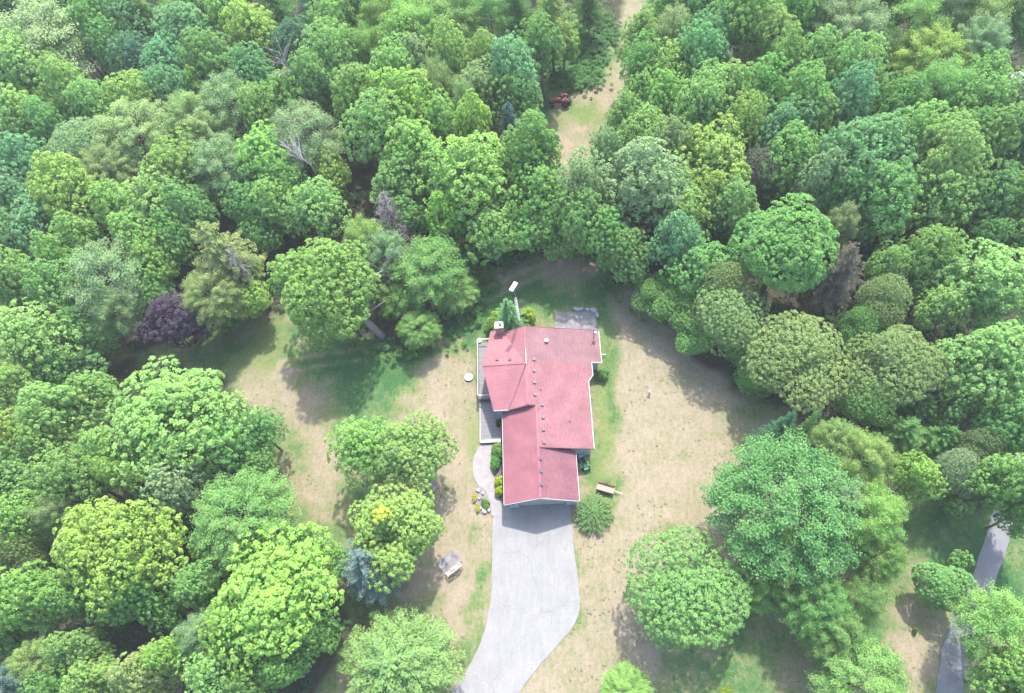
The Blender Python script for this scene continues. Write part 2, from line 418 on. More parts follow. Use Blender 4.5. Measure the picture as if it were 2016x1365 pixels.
def sheet(name, pts, z, m, th=0.12, kind='structure', sub=0):
    me = bpy.data.meshes.new(name); bm = bmesh.new()
    vs = [bm.verts.new((p[0], p[1], z)) for p in pts]; f = bm.faces.new(vs)
    r = bmesh.ops.extrude_face_region(bm, geom=[f]); bmesh.ops.translate(bm, vec=(0, 0, -th), verts=[e for e in r['geom'] if isinstance(e, bmesh.types.BMVert)])
    bmesh.ops.recalc_face_normals(bm, faces=bm.faces); bmesh.ops.triangulate(bm, faces=bm.faces)
    bm.to_mesh(me); bm.free(); me.materials.append(m); o = link(name, me)
    if kind: tag(o, kind=kind)
    return o


def smooth(pts, it=2):
    for _ in range(it):
        q = [pts[0]]
        for a, b_ in zip(pts[:-1], pts[1:]):
            q += [(a[0] * .75 + b_[0] * .25, a[1] * .75 + b_[1] * .25), (a[0] * .25 + b_[0] * .75, a[1] * .25 + b_[1] * .75)]
        pts = q + [pts[-1]]
    return pts


def wig(pts, amp, seed):
    r = random.Random(seed); return [(x + r.uniform(-amp, amp), y + r.uniform(-amp, amp)) for x, y in pts]


def dens(pts, step=0.7):
    q = []
    for a, b_ in zip(pts[:-1], pts[1:]):
        n = max(1, int(math.hypot(b_[0] - a[0], b_[1] - a[1]) / step))
        q += [(a[0] + (b_[0] - a[0]) * i / n, a[1] + (b_[1] - a[1]) * i / n) for i in range(n)]
    return q + [pts[-1]]


wl = lambda l: [P(x, y)[:2] for x, y in l]
dl = smooth(wl([(989, 984), (989, 1000), (969, 1012), (970, 1080), (968, 1160), (962, 1210), (948, 1262), (926, 1308), (903, 1345), (872, 1385), (820, 1460), (760, 1560)]), 2)
dr = smooth(wl([(960, 1560), (1000, 1400), (1030, 1352), (1060, 1312), (1100, 1268), (1130, 1234), (1142, 1203), (1141, 1165), (1133, 1110), (1128, 1060), (1122, 984)]), 2)
drive = sheet('driveway', wig(dens(dl), .05, 1) + wig(dens(dr), .05, 2), 0.02, M['asphalt_pale'])
wlk = smooth(wl([(947, 864), (944, 880), (934, 896), (930, 915), (932, 940), (941, 956), (953, 970), (962, 985), (967, 1005), (968.5, 1016)]), 2)
wrk = smooth(wl([(990, 1016), (990, 1000), (984, 985), (977, 965), (972, 935), (969, 915), (970, 890), (983, 864)]), 2)
walk = sheet('garden_path', dens(wlk) + dens(wrk), 0.035, M['concrete'])
road = sheet('road', wig(dens(smooth(wl(ROADPOLY_L))), .06, 3) + wig(dens(smooth(wl(ROADPOLY_R))), .06, 4), 0.015, M['asphalt'])
am = bpy.data.materials['worn_drive_surface']; nt = am.node_tree; N = nt.nodes; L = nt.links; tc = N.new('ShaderNodeTexCoord'); b = N['Principled BSDF']
base = b.inputs['Base Color'].links[0].from_socket
def mulv(sock, scale, lo, hi, p0, p1, stretch=None, detail=7):
    f = noi(scale, detail, .7, stretch); mr = N.new('ShaderNodeMapRange'); L.new(f, mr.inputs[0]); mr.inputs[1].default_value = p0; mr.inputs[2].default_value = p1; mr.inputs[3].default_value = lo; mr.inputs[4].default_value = hi
    h = N.new('ShaderNodeHueSaturation'); L.new(sock, h.inputs['Color']); L.new(mr.outputs[0], h.inputs['Value']); return h.outputs[0]
base = mulv(base, 5, .90, 1.10, .3, .7); base = mulv(base, .9, .93, 1.05, .35, .6, (2.6, .5, 1)); base = mulv(base, 1.6, .80, 1.0, .24, .34); base = mulv(base, 24, .88, 1.14, .3, .7, None, 3)
vo = N.new('ShaderNodeTexVoronoi'); vo.feature = 'DISTANCE_TO_EDGE'; vo.inputs['Scale'].default_value = .16; wn_ = N.new('ShaderNodeTexNoise'); wn_.inputs['Scale'].default_value = .8; wn_.inputs['Detail'].default_value = 5
L.new(tc.outputs['Object'], wn_.inputs['Vector']); va = N.new('ShaderNodeVectorMath'); va.operation = 'MULTIPLY_ADD'; L.new(wn_.outputs['Color'], va.inputs[0]); va.inputs[1].default_value = (1.6, 1.6, 0); L.new(tc.outputs['Object'], va.inputs[2]); L.new(va.outputs[0], vo.inputs['Vector'])
mr = N.new('ShaderNodeMapRange'); L.new(vo.outputs['Distance'], mr.inputs[0]); mr.inputs[1].default_value = 0; mr.inputs[2].default_value = .007; mr.inputs[3].default_value = .80; mr.inputs[4].default_value = 1
h = N.new('ShaderNodeHueSaturation'); L.new(base, h.inputs['Color']); L.new(mr.outputs[0], h.inputs['Value']); L.new(h.outputs[0], b.inputs['Base Color'])
# dark lines of worn patching on the road
cr = MB(); a = P(1864, 1300, 0.02); c = P(1886, 1326, 0.02)
cr.beam(a, c, 0.07, 0.012); cr.beam(P(1868, 1303, .02), P(1872, 1322, .02), 0.05, 0.012)
tag(cr.build('road_crack', M['soil']), kind='structure')

# ------------------------------------------------------------------ house
HO = (-3.55, 19.65); HR = math.radians(1.5)
house = empty('red_roofed_house', (HO[0], HO[1], 0), HR)
tag(house, 'low house with pinkish red shingle roofs, prow-shaped wing and garage, in the clearing', 'house')
E_ = 0.0
sR = 0.26; zB = 4.6; uB = -0.02; uA = -0.95
zR = lambda u: zB - sR * (u - uB)          # right-hand plane
zA = zR(uA)
gs = 0.475
zg = lambda u: zB - gs * abs(u - uB)


def roof(name, pts, m, th=0.16, label=None):
    o = MB().slab(pts, th).build(name, m, house)
    if label: o['label'] = label
    return o


# main right slope, north part (duller) and south part (flecked)
roof('roof', [(uA, 16.1, zR(uA)), (6.6, 16.1, zR(6.6)), (6.6, 16.32, zR(6.6)), (7.78, 16.32, zR(7.78)), (7.78, 20.62, zR(7.78)), (uA, 20.62, zR(uA))], M['roofC'], label='smoother dull pink north end of the main roof')
roof('roof', [(uB, 5.64, zB), (6.02, 5.64, zR(6.02)), (6.05, 13.75, zR(6.05)), (6.6, 14.6, zR(6.6)), (6.6, 16.097, zR(6.6)), (uA, 16.097, zR(uA)), (uA, 10.6, zR(uA)), (uB, 10.6, zB)], M['roofB'], label='broad flecked red slope over the main house')
# left slopes of the main roof and the wing
zW = 5.15; vW = 15.65; zE = 3.72                          # wing ridge / eave
roof('roof', [(uA, 10.6, zA), (uA, 15.3, zA), (-1.25, vW - .6, zA - .1), (-3.15, 10.6, zE - 0.02)], M['roofA'], label='small pink triangle between valley and ridge')
roof('roof', [(uA, 16.0, zA), (uA, 20.62, zA), (-3.7, 20.62, zE - 0.0), (-1.25, vW + .6, zA - .1)], M['roofA'], label='pale pink north triangle beside the chimney')
roof('roof', [(-5.95, vW, zW), (-4.88, 10.55, zE), (-3.15, 10.55, zE), (-0.97, vW, zW)], M['roofA'], label='ribbed pink south slope of the prow-shaped wing')
roof('roof', [(-5.95, vW, zW), (-0.97, vW, zW), (-3.7, 20.85, zE), (-5.1, 20.85, zE)], M['roofA'], label='pale pink north slope of the prow-shaped wing')
# garage
roof('roof', [(uB, 0, zB), (uB, 10.58, zB), (-4.0, 10.58, zg(-4.0)), (-4.0, 0, zg(-4.0))], M['roofG'], label='even pink left slope of the garage')
roof('roof', [(uB, 0, zB - .001), (4.0, 0, zg(4.0)), (4.0, 5.62, zg(4.0)), (uB, 5.62, zB - .001)], M['roofD'], label='dull streaked right slope of the garage')
# ridge caps, valleys, flashing
rc = MB()
rc.beam((uB, 0, zB + .03), (uB, 10.55, zB + .03), 0.22, 0.03); rc.beam((uA, 10.65, zA + .03), (uA, 20.6, zA + .03), 0.22, 0.03)
rc.beam((-5.9, vW, zW + .03), (-1.0, vW, zW + .03), 0.22, 0.03); rc.build('ridge_cap', M['roofA'], house)
vm = MB(); vm.beam((-3.2, 10.6, zE + .03), (-1.2, vW - .5, zA + .04), 0.16, 0.03); vm.beam((-3.66, 20.5, zE + .05), (-1.2, vW + .55, zA + .05), 0.16, 0.03)
vm.build('valley_flashing', M['vent'], house)
fl = MB(); fl.beam((-0.93, vW - .1, zA + .12), (-0.93, vW + 2.0, zA + .10), 0.07, 0.16); fl.build('flashing', M['trim'], house)


def fascia(pts, name='fascia', w=0.055, h=0.2, dz=-.07, m=None):
    f = MB()
    for a_, b_ in zip(pts[:-1], pts[1:]):
        f.beam((a_[0], a_[1], a_[2] + dz), (b_[0], b_[1], b_[2] + dz), w, h)
    return f.build(name, m or M['trim'], house)


o_ = 0.05
fascia([(-4.0 - o_, 0, zg(4) + .05), (-4.0 - o_, 10.5, zg(4) + .05)]); fascia([(4.0 + o_, 0, zg(4) + .05), (4.0 + o_, 5.55, zg(4) + .05)])
fascia([(-4.0, -o_, zg(4) + .01), (uB, -o_, zB + .0), (4.0, -o_, zg(4) + .01)], 'rake_board')
fascia([(6.02 + o_, 5.6, zR(6.02) + .05), (6.05 + o_, 13.75, zR(6.05) + .05), (6.6 + o_, 14.6, zR(6.6) + .05), (6.6 + o_, 16.27, zR(6.6) + .05)], w=.08)
fascia([(6.65, 16.27, zR(6.65) + .03), (7.78, 16.27, zR(7.78) + .05)], w=.08); fascia([(7.78 + o_, 16.2, zR(7.78) + .05), (7.78 + o_, 20.6, zR(7.78) + .05)], w=.08)
fascia([(-0.0, 5.59, zB - .0), (6.0, 5.59, zR(6.0))], 'rake_board', w=.05, m=M['roofA'])
fascia([(-4.88, 10.5, zE + .02), (-3.2, 10.5, zE + .02)]); fascia([(-3.2, 10.52, zE + .01), (-.95, 10.52, zA), (uB, 10.52, zB + .02)], 'rake_board', w=.05, m=M['roofA'])
fascia([(-5.98, vW, zW), (-4.92, 10.5, zE)], 'rake_board', w=.05, m=M['roofA']); fascia([(-5.98, vW, zW), (-5.14, 20.85, zE)], 'rake_board', w=.05, m=M['roofA'])
fascia([(-5.1, 20.9, zE), (-3.7, 20.9, zE)], m=M['roofA']); fascia([(-3.7, 20.68, zE), (uA, 20.68, zA), (7.78, 20.68, zR(7.78))], 'rake_board', w=.05, m=M['roofA'])


def wallq(name, poly, ztop, z0=0.0, m=None, label=None):
    """vertical walls following a plan outline; ztop(u, v) gives the height"""
    n = len(poly); V = []; Fs = []
    for u, v in poly: V += [(u, v, z0), (u, v, ztop(u, v))]
    for i in range(n):
        j = (i + 1) % n; Fs.append((2 * i, 2 * j, 2 * j + 1, 2 * i + 1))
    Fs.append(tuple(2 * i + 1 for i in range(n))); Fs.append(tuple(2 * (n - 1 - i) for i in range(n)))
    o = MB().add(V, Fs).build(name, m or M['siding'], house)
    if label: o['label'] = label
    return o


wallq('wall', [(0.05, 5.95), (5.7, 5.95), (5.7, 20.2), (uA, 20.2), (uA, 10.96), (0.05, 10.96)], lambda u, v: zR(u) - .18, label='pale blue wall of the main house')
wallq('wall', [(5.703, 16.6), (7.4, 16.6), (7.4, 20.1), (5.703, 20.1)], lambda u, v: zR(u) - .18)
wallq('wall', [(-4.6, 10.95), (-0.96, 10.95), (-0.96, 20.3), (-4.6, 20.3), (-5.3, vW)], lambda u, v: zE - .17, label='pale blue wall of the prow-shaped wing')
wallq('wall', [(-3.65, 5.0), (-0.97, 5.0), (-0.97, 10.9), (-3.65, 10.9)], lambda u, v: zg(u) - .18)
# garage: side walls, piers, header gable, doors
MB().box((-3.65, .5, 0), (-3.5, 4.99, zg(3.65) - .18)).build('wall', M['siding'], house); MB().box((3.5, .5, 0), (3.65, 5.94, zg(3.65) - .18)).build('wall', M['siding'], house)
for u0, u1 in ((-3.65, -2.6), (2.6, 3.65)):
    MB().box((u0, .35, 0), (u1, .499, 2.45)).build('pier', M['siding'], house)
    o = empty('wall_lamp', ((u0 + u1) / 2, .30, 1.75)); o.parent = house
    MB().box((-.09, -.10, -.16), (.09, .05, .16)).build('lantern', M['black'], o); MB().cyl((0, -.02, .16), (0, -.02, .24), .1, 8, .02).build('cap', M['black'], o)
gp = [(-3.65, 2.45), (3.65, 2.45), (3.65, zg(3.65) - .17), (uB, zB - .17), (-3.65, zg(3.65) - .17)]
MB().add([(u, .35, z) for u, z in gp] + [(u, .5, z) for u, z in gp], [(0, 1, 2, 3, 4), (9, 8, 7, 6, 5)] + [(i, i + 5, (i + 1) % 5 + 5, (i + 1) % 5) for i in range(5)]).build('gable_wall', M['siding'], house)
gd = MB().box((-2.6, .56, 0), (2.6, .62, 2.45)).build('garage_door', M['trim'], house)
for r_ in range(4):
    for c_ in range(4):
        x0 = -2.55 + c_ * 1.28; MB().box((x0 + .06, .52, .08 + r_ * .6), (x0 + 1.2, .558, .58 + r_ * .6), ).build('panel', M['trim'], gd)
# windows and a door on the walls
for (x0, y0, x1, y1, z0, z1) in ((5.7, 7.5, 5.76, 9.2, 1, 2.1), (5.7, 11, 5.76, 12.4, 1, 2.1), (7.4, 17.5, 7.46, 19.0, 1, 2), (1, 20.2, 2.6, 20.26, 1, 2.2), (4, 20.2, 5.2, 20.26, .1, 2.2), (-4.2, 10.89, -3.75, 10.95, 1.2, 2.2)):
    w = MB().box((x0, y0, z0), (x1, y1, z1)).build('window', M['trim'], house)
    if x1 - x0 < .1: MB().box((x1 - .01, y0 + .08, z0 + .08), (x1 + .012, y1 - .08, z1 - .08)).build('pane', M['glass'], w)
    elif y0 > 15: MB().box((x0 + .08, y1 - .01, z0 + .08), (x1 - .08, y1 + .012, z1 - .08)).build('pane', M['glass'], w)
    else: MB().box((x0 + .08, y0 - .012, z0 + .08), (x1 - .08, y0 + .01, z1 - .08)).build('pane', M['glass'], w)
# prow windows looking over the deck
for sgn, (pu, pv) in ((1, (-4.62, 20.2)), (-1, (-4.62, 11.05))):
    for k in range(3):
        a_ = Vector((-5.33, vW, 0)).lerp(Vector((pu, pv, 0)), .08 + k * .3); b_ = Vector((-5.33, vW, 0)).lerp(Vector((pu, pv, 0)), .33 + k * .3)
        w = MB().beam((a_.x, a_.y, 2.3), (b_.x, b_.y, 2.3), .05, 1.9).build('window', M['trim'], house)
        a2 = a_.lerp(b_, .07); b2 = a_.lerp(b_, .93); MB().beam((a2.x - .02, a2.y, 2.3), (b2.x - .02, b2.y, 2.3), .05, 1.75).build('pane', M['glass'], w)


def h2w(u, v, z=0):
    c, s = math.cos(HR), math.sin(HR); return (HO[0] + u * c - v * s, HO[1] + u * s + v * c, z)


def w2h(x, y):
    c, s = math.cos(HR), math.sin(HR); dx, dy = x - HO[0], y - HO[1]; return (dx * c + dy * s, -dx * s + dy * c)


# roof vents, placed along the ridge at their photographed spots
VENTS = [(1051, 708), (1051, 730), (1052, 753), (1053, 777), (1067, 797), (1069, 822), (1070, 846), (1071, 871)]
GV = [(1063, 903), (1064, 928), (1065, 954)]
WV = [(979, 709), (1004, 708)]


def vent(u, v, z, sl, ax):
    e = empty('roof_vent', (u, v, z)); e.parent = house; e.rotation_euler = (0, sl, 0) if ax == 'y' else (sl, 0, 0)
    MB().box((-.13, -.13, .0), (.13, .13, .12)).build('box', M['vent'], e)
    MB().box((-.18, -.18, .12), (.18, .18, .17)).build('hood', M['vent'], e)


for lst, f_, sl, ax in ((VENTS, lambda u, v: zR(u), math.atan(sR), 'y'), (GV, lambda u, v: zg(u), math.atan(gs), 'y'), (WV, lambda u, v: zE + (zW - zE) * (20.85 - v) / (20.85 - vW), -math.atan(.27), 'x')):
    for x, y in lst:
        z = 4.6
        for _ in range(6):
            u, v = w2h(*P(x, y, z)[:2]); z = f_(u, v)
        vent(u, v, z, sl, ax)
u, v = w2h(*P(1076, 671, 4.4)[:2]); rv = MB().cyl((0, 0, -.1), (0, 0, .28), .16, 14).build('vent_pipe', M['vent'], house, (u, v, zR(u)))
MB().cyl((0, 0, .30), (0, 0, .36), .23, 14).build('cap', M['steel'], rv)
for x, y in ((1065, 770), (1122, 827)):
    u, v = w2h(*P(x, y, 4.1)[:2]); MB().cyl((0, 0, -.1), (0, 0, .25), .05, 8).build('plumbing_pipe', M['black'], house, (u, v, zR(u)))
# chimney of small bricks with a pale cap
u, v = -3.95, 20.75
ch = MB().box((-.42, -.33, 0), (.42, .33, 5.3)).build('chimney', M['soil'], house, (u, v, 0))
bmesh_ = MB().box((-.105, -.05, -.032), (.105, .05, .032)).build('brick', M['brick'], ch, (0, 0, 0)); brick_me = bmesh_.data
bpy.data.objects.remove(bmesh_)
for r_ in range(24):
    z = 3.6 + r_ * .072
    for k in range(4):
        x = -.33 + k * .22 + (.05 if r_ % 2 else 0) - .025
        for (dx, dy, rz) in ((x, -.335, 0), ):
            link('brick', brick_me, ch, (dx, dy, z), (0, 0, rz))
    for k in range(3):
        link('brick', brick_me, ch, (.425, -.22 + k * .21, z), (0, 0, math.pi / 2))
MB().box((-.5, -.42, 5.3), (.5, .42, 5.42)).build('chimney_cap', M['white'], ch)
MB().box((-.02, -.15, 5.42), (.28, .15, 5.62)).build('flue', M['black'], ch)

# ------------------------------------------------------------------ deck
deck = empty('wooden_deck', (HO[0], HO[1], 0), HR); tag(deck, 'weathered grey wooden deck with railing along the left side of the house', 'deck')
zD = .95
board_me = {}


def board(u0, v0, v1, z, par):
    o = MB().box((0, 0, 0), (.135, v1 - v0, .035)).build('board', M['deck'], par, (u0, v0, z)); return o


uu = -6.98; k = 0
while uu < -4.75:
    board(uu, 13.3, 20.9, zD + rnd.uniform(-.004, .004), deck); uu += .152
MB().box((-7.0, 13.28, zD - .25), (-4.7, 20.92, zD - .02)).build('joist_frame', M['deck'], deck)
for v_ in (13.4, 15.2, 17.1, 19.0, 20.85):
    MB().box((-7.05, v_ - .05, 0), (-6.95, v_ + .05, zD + 1.0)).build('post', M['trim'], deck)
MB().box((-7.04, 13.3, zD + .95), (-6.93, 20.95, zD + 1.0)).build('handrail', M['trim'], deck)
MB().box((-7.0, 13.3, zD + .95), (-5.4, 13.45, zD + 1.0)).build('handrail', M['trim'], deck)
MB().box((-6.98, 20.85, zD + .95), (-5.2, 20.98, zD + 1.0)).build('handrail', M['trim'], deck)
bal = MB().box((-.018, -.018, 0), (.018, .018, .92)).build('baluster', M['trim'], deck); bme = bal.data; bal.location = (-6.99, 13.6, zD + .03)
for k in range(1, 55): link('baluster', bme, deck, (-6.99, 13.6 + k * .133, zD + .03))
for k in range(10): link('baluster', bme, deck, (-6.85 + k * .14, 13.37, zD + .03))
# lower boardwalk
bw = empty('boardwalk', (HO[0], HO[1], 0), HR); tag(bw, 'grey plank boardwalk with pale edge between the deck and the garden path', 'boardwalk')
uu = -6.85
while uu < -4.5:
    board(uu, 8.15, 13.2, .33 + rnd.uniform(-.005, .005), bw); uu += .152
MB().box((-6.96, 8.1, .05), (-6.87, 13.25, .40)).build('edge_board', M['trim'], bw)
MB().box((-6.86, 7.98, .0), (-4.5, 8.13, .365)).build('riser', M['black'], bw); MB().box((-6.86, 8.0, .368), (-4.5, 8.35, .40)).build('step_board', M['trim'], bw)
# white planter pot on the deck corner
pc = empty('garden_pot', h2w(-6.85, 21.2, zD + .6)); pc.location.z = 0
tag(pc, 'white pot standing at the far left corner of the deck', 'pot')
MB().tube([(0, 0, .0), (0, 0, .9), (0, 0, 1.2)], [.22, .24, .34], 14).build('pot', M['white'], pc); MB().cyl((0, 0, 1.2), (0, 0, 1.22), .29, 14).build('soil', M['stone'], pc)

# ------------------------------------------------------------------ antenna tower
tw = empty('antenna_tower', (-5.72, 41.45, 0)); tag(tw, 'lattice antenna tower with white grid antenna behind the north gable', 'antenna tower')
hgt = 9.3
legs = [(.17 * math.cos(a), .17 * math.sin(a)) for a in (math.pi / 2, math.pi / 2 + 2.094, math.pi / 2 + 4.189)]
for lx, ly in legs: MB().cyl((lx, ly, 0), (lx, ly, hgt), .022, 6).build('leg', M['white'], tw)
for k in range(30):
    z = .3 + k * .3
    for i in range(3):
        a_, b_ = legs[i], legs[(i + 1) % 3]; MB().cyl((*a_, z), (*b_, z + (.15 if k % 2 else 0)), .017, 5).build('rung', M['white'], tw)
MB().cyl((0, 0, hgt - .3), (0, 0, 11.6), .028, 8).build('mast', M['steel'], tw)
ga = MB()
for k in range(6): ga.beam((-.62, -.22 + k * .085, 11.5), (.62, -.22 + k * .085, 11.5), .06, .03)
for k in (-.6, -.3, 0, .3, .6): ga.beam((k, -.25, 11.53), (k, .23, 11.53), .04, .03)
ga.build('grid_antenna', M['white'], tw, (-.05, .15, 0), math.radians(62))
g2 = MB().cyl((0, 0, 0), (0, 0, .22), .09, 8, .03).build('mast_cap', M['white'], tw, (0, 0, hgt))
# television mast on the roof corner
u, v = w2h(*P(1169, 664, 2.9)[:2]); zz = zR(u)
x, y, _ = h2w(u, v)
tm = empty('roof_mast', (x, y, zz)); tag(tm, 'thin mast with small white antenna box on the right corner of the red roof', 'antenna')
MB().cyl((0, 0, -.02), (0, 0, 2.1), .045, 8).build('pole', M['vent'], tm)
MB().box((.04, -.16, .9), (.30, .05, 1.5)).build('antenna_box', M['white'], tm); MB().beam((-.02, 0, 1.2), (.2, 0, 1.2), .04, .04).build('bracket', M['steel'], tm)
for dx, dy in ((-1.7, -.9), (-1.6, .4)): MB().cyl((0, 0, 1.7), (dx, dy, -sR * dx + .01), .012, 5).build('guy_wire', M['steel'], tm)
# gutter spout at the right
sp = MB().beam((0, 0, 0), (.75, -.03, -.03), .1, .07).build('downspout', M['trim'], house, (7.85, 18.55, .35))

# ------------------------------------------------------------------ patio
pt = sheet('concrete_patio', [P(x, y)[:2] for x, y in ((1093, 616), (1172, 612), (1178, 660), (1093, 660))], .07, M['old_concrete'], .2, kind=None)
tag(pt, 'weathered grey concrete patio slab behind the north end of the house', 'patio')


def boulder(px, py, sx, sy, h, rz, m, label, name='boulder', group=None, cat='rock', z=0.0, flat=True):
    r = random.Random(int(px * 7 + py)); n = 7; c = P(px, py, 0)
    ang = sorted(r.uniform(0, 2 * math.pi) * .35 + i * 2 * math.pi / n for i in range(n))
    V = []; Fs = []
    for lv, (sc, zz_) in enumerate(((1.0, -.05), (1.06, h * .6), (.86, h))):
        for a_ in ang: V.append((math.cos(a_) * sx * sc, math.sin(a_) * sy * sc, zz_ + (r.uniform(-.1, .1) * h if lv == 2 else 0)))
    for l in range(2):
        for i in range(n): Fs.append((l * n + i, l * n + (i + 1) % n, (l + 1) * n + (i + 1) % n, (l + 1) * n + i))
    Fs.append(tuple(2 * n + i for i in range(n))); Fs.append(tuple(range(n - 1, -1, -1)))
    o = MB().add(V, Fs).build(name, m, None, (c[0], c[1], z), rz, bevel=min(sx, sy) * .08)
    return tag(o, label, cat, group)


for (x, y, sx, sy, rz, lb) in ((1133, 610, .38, .28, -.4, 'small split grey rock, leftmost along the back edge of the patio'), (1142, 610.5, .5, .3, .3, 'long pale grey slab rock, second from left behind the patio'),
                              (1157, 611.5, .42, .27, 0, 'triangular grey rock, third from left behind the patio'), (1168.5, 612.5, .5, .38, -.5, 'large angular grey rock at the far corner of the patio'),
                              (1175, 622, .26, .46, .1, 'upright pale rock on the right edge of the patio')):
    boulder(x, y, sx, sy, .38, rz, M['stone'], lb, group='rocks edging the patio', z=0)

# ------------------------------------------------------------------ foliage generators


def unit(v): return v / (np.linalg.norm(v, axis=-1, keepdims=True) + 1e-9)


def rdirs(r, n): return unit(r.normal(size=(n, 3)))


def quads(C, Nn, size, r, asp=0.62, tang=None):
    n = len(C); Nn = unit(Nn)
    T = tang if tang is not None else r.normal(size=(n, 3))
    T = unit(T - (T * Nn).sum(1, keepdims=True) * Nn); B = np.cross(Nn, T)
    s = (size * r.uniform(.7, 1.3, (n, 1))) if np.isscalar(size) else size[:, None] * r.uniform(.8, 1.2, (n, 1))
    T = T * s * .5; B = B * s * .5 * asp; k = Nn * s * .12
    V = np.stack([C - T - k, C + B * 1.1 + k, C + T - k, C - B * 1.1 + k], 1)
    return V


def pack(name, Vs, Ls, m):
    V = np.concatenate(Vs).reshape(-1, 3); lv = np.concatenate(Ls)
    n = len(V) // 4; lv4 = np.repeat(np.concatenate([lv, np.zeros((n, 1)), np.ones((n, 1))], 1), 4, 0)
    return mesh_np(name, V, np.arange(n * 4).reshape(-1, 4), {'lv': lv4}, m)


def crown_from_clumps(name, CP, CD, CR, r, per, size, m, asp=.62, jit=.55, inner=0, R=6.0, Rz=6.0, zc=10.0, droop=0.0, flat=1.0, extra=None):
    """clumps (centre, outward direction, radius) each covered by leaves"""
    n = len(CP); per_c = np.maximum(6, (per * (CR / CR.mean()) ** 2).astype(int)); idx = np.repeat(np.arange(n), per_c); tot = len(idx)
    D = unit(rdirs(r, tot) + CD[idx] * 1.0 + np.array([0, 0, .25]))
    rad = CR[idx, None] * (1 - np.abs(r.normal(size=(tot, 1))) * .22)
    off = D * rad; off[:, 2] *= flat
    C = CP[idx] + off; C[:, 2] -= droop * (off[:, 0] ** 2 + off[:, 1] ** 2)
    Nn = unit(D + r.normal(size=(tot, 3)) * jit * .8 + np.array([0, 0, .45]))
    V = quads(C, Nn, size, r, asp)
    cl = r.uniform(0, 1, n) ** 1.3
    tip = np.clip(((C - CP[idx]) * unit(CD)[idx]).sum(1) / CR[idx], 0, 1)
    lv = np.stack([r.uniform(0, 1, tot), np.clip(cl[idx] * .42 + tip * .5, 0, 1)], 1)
    Vs = [V]; Ls = [lv]
    if inner:
        Di = rdirs(r, inner); ri = r.uniform(.25, .72, (inner, 1)); Ci = Di * ri * np.array([R, R, Rz]) + np.array([0, 0, zc])
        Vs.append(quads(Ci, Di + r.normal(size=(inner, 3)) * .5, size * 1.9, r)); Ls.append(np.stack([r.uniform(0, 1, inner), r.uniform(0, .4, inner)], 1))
    if extra is not None:      # leaves filling the inside of each bough
        ec, er, en = extra
        for c_, q_ in zip(ec, er):
            de = rdirs(r, en); Ce = c_ + de * q_ * r.uniform(.45, .86, (en, 1))
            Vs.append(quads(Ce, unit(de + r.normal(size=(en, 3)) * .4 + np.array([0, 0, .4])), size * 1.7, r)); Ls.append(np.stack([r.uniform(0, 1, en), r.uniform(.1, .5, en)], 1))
    return pack(name, Vs, Ls, m)


def fib(n, zmin, r, jit=.25):
    i = np.arange(n) + .5; z = 1 - (1 - zmin) * i / n; t = i * 2.399963 + r.uniform(0, 6.28)
    q = np.sqrt(np.clip(1 - z * z, 0, 1)); return unit(np.stack([q * np.cos(t), q * np.sin(t), z], 1) + r.normal(size=(n, 3)) * jit / math.sqrt(n) * 3)


H0 = 16.0; R0 = 6.0; Z0 = 10.0; RZ0 = 6.0      # a tree prototype: 16 m tall, crown radius 6 m centred 10 m up


def maple(seed, nl=24, csz=.115, per=52, size=.34, lob=.40, core=.60, R=R0, nclump=26, sparse=0.0, name='maple_crown', jit=.55, rv=(.72, 1.18), lv_=(.60, 1.28), fill=110, warp=1.0):
    r = np.random.RandomState(seed)
    D = fib(nl, -.55, r, .5); rr = core * r.uniform(*rv, (nl, 1))
    sq = np.array([1, 1, 1.0]) * r.uniform(.9, 1.1, 3)
    LC = D * rr * sq; LR = lob * r.uniform(*lv_, nl)
    CP = []; CD = []; CR = []
    for i in range(nl):
        d = fib(nclump, -.9, r, .3); d = unit(d @ np.linalg.qr(r.normal(size=(3, 3)))[0])
        keep = (d * D[i]).sum(1) > -.25; d = d[keep]; p = LC[i] + d * LR[i] * r.uniform(.86, 1.1, (len(d), 1)) * np.array([1, 1, .85])
        ok = np.ones(len(p), bool)
        for j in range(nl):
            if j != i: ok &= np.linalg.norm(p - LC[j], axis=1) > LR[j] * .80
        if sparse: ok &= r.uniform(0, 1, len(p)) > sparse
        p = p[ok]; d = d[ok]; CP.append(p); CD.append(unit(d * .7 + D[i] * .4 + np.array([0, 0, .3]))); CR.append(np.full(len(p), csz) * r.uniform(.75, 1.3, len(p)))
    CP = np.concatenate(CP); CD = np.concatenate(CD); CR = np.concatenate(CR)
    ph = r.uniform(0, 6.28, 3); am = r.uniform(.04, .12, 3) * warp; cone = r.uniform(0, .28) * warp

    def shape(Q):
        th = np.arctan2(Q[:, 1], Q[:, 0]); f = 1 + am[0] * np.sin(2 * th + ph[0]) + am[1] * np.sin(3 * th + ph[1]) + am[2] * .7 * np.sin(5 * th + ph[2])
        f = f * (1 - cone * np.clip(Q[:, 2], 0, 1)); return np.stack([Q[:, 0] * f, Q[:, 1] * f, Q[:, 2] * (1 + cone * .35)], 1)
    CP = shape(CP); LC = shape(LC)
    ext = np.percentile(np.linalg.norm(CP[:, :2], axis=1), 97) + csz * .6; CP /= ext
    CP = CP * R + np.array([0, 0, Z0]); CR = CR * R
    return crown_from_clumps(name, CP, CD, CR, r, per, size, M['leaf'], inner=int(1600 * (R / 6) ** 2), R=R * .8, Rz=R * .8, zc=Z0, jit=jit,
                             extra=(LC / ext * R + np.array([0, 0, Z0]), LR / ext * R, fill))


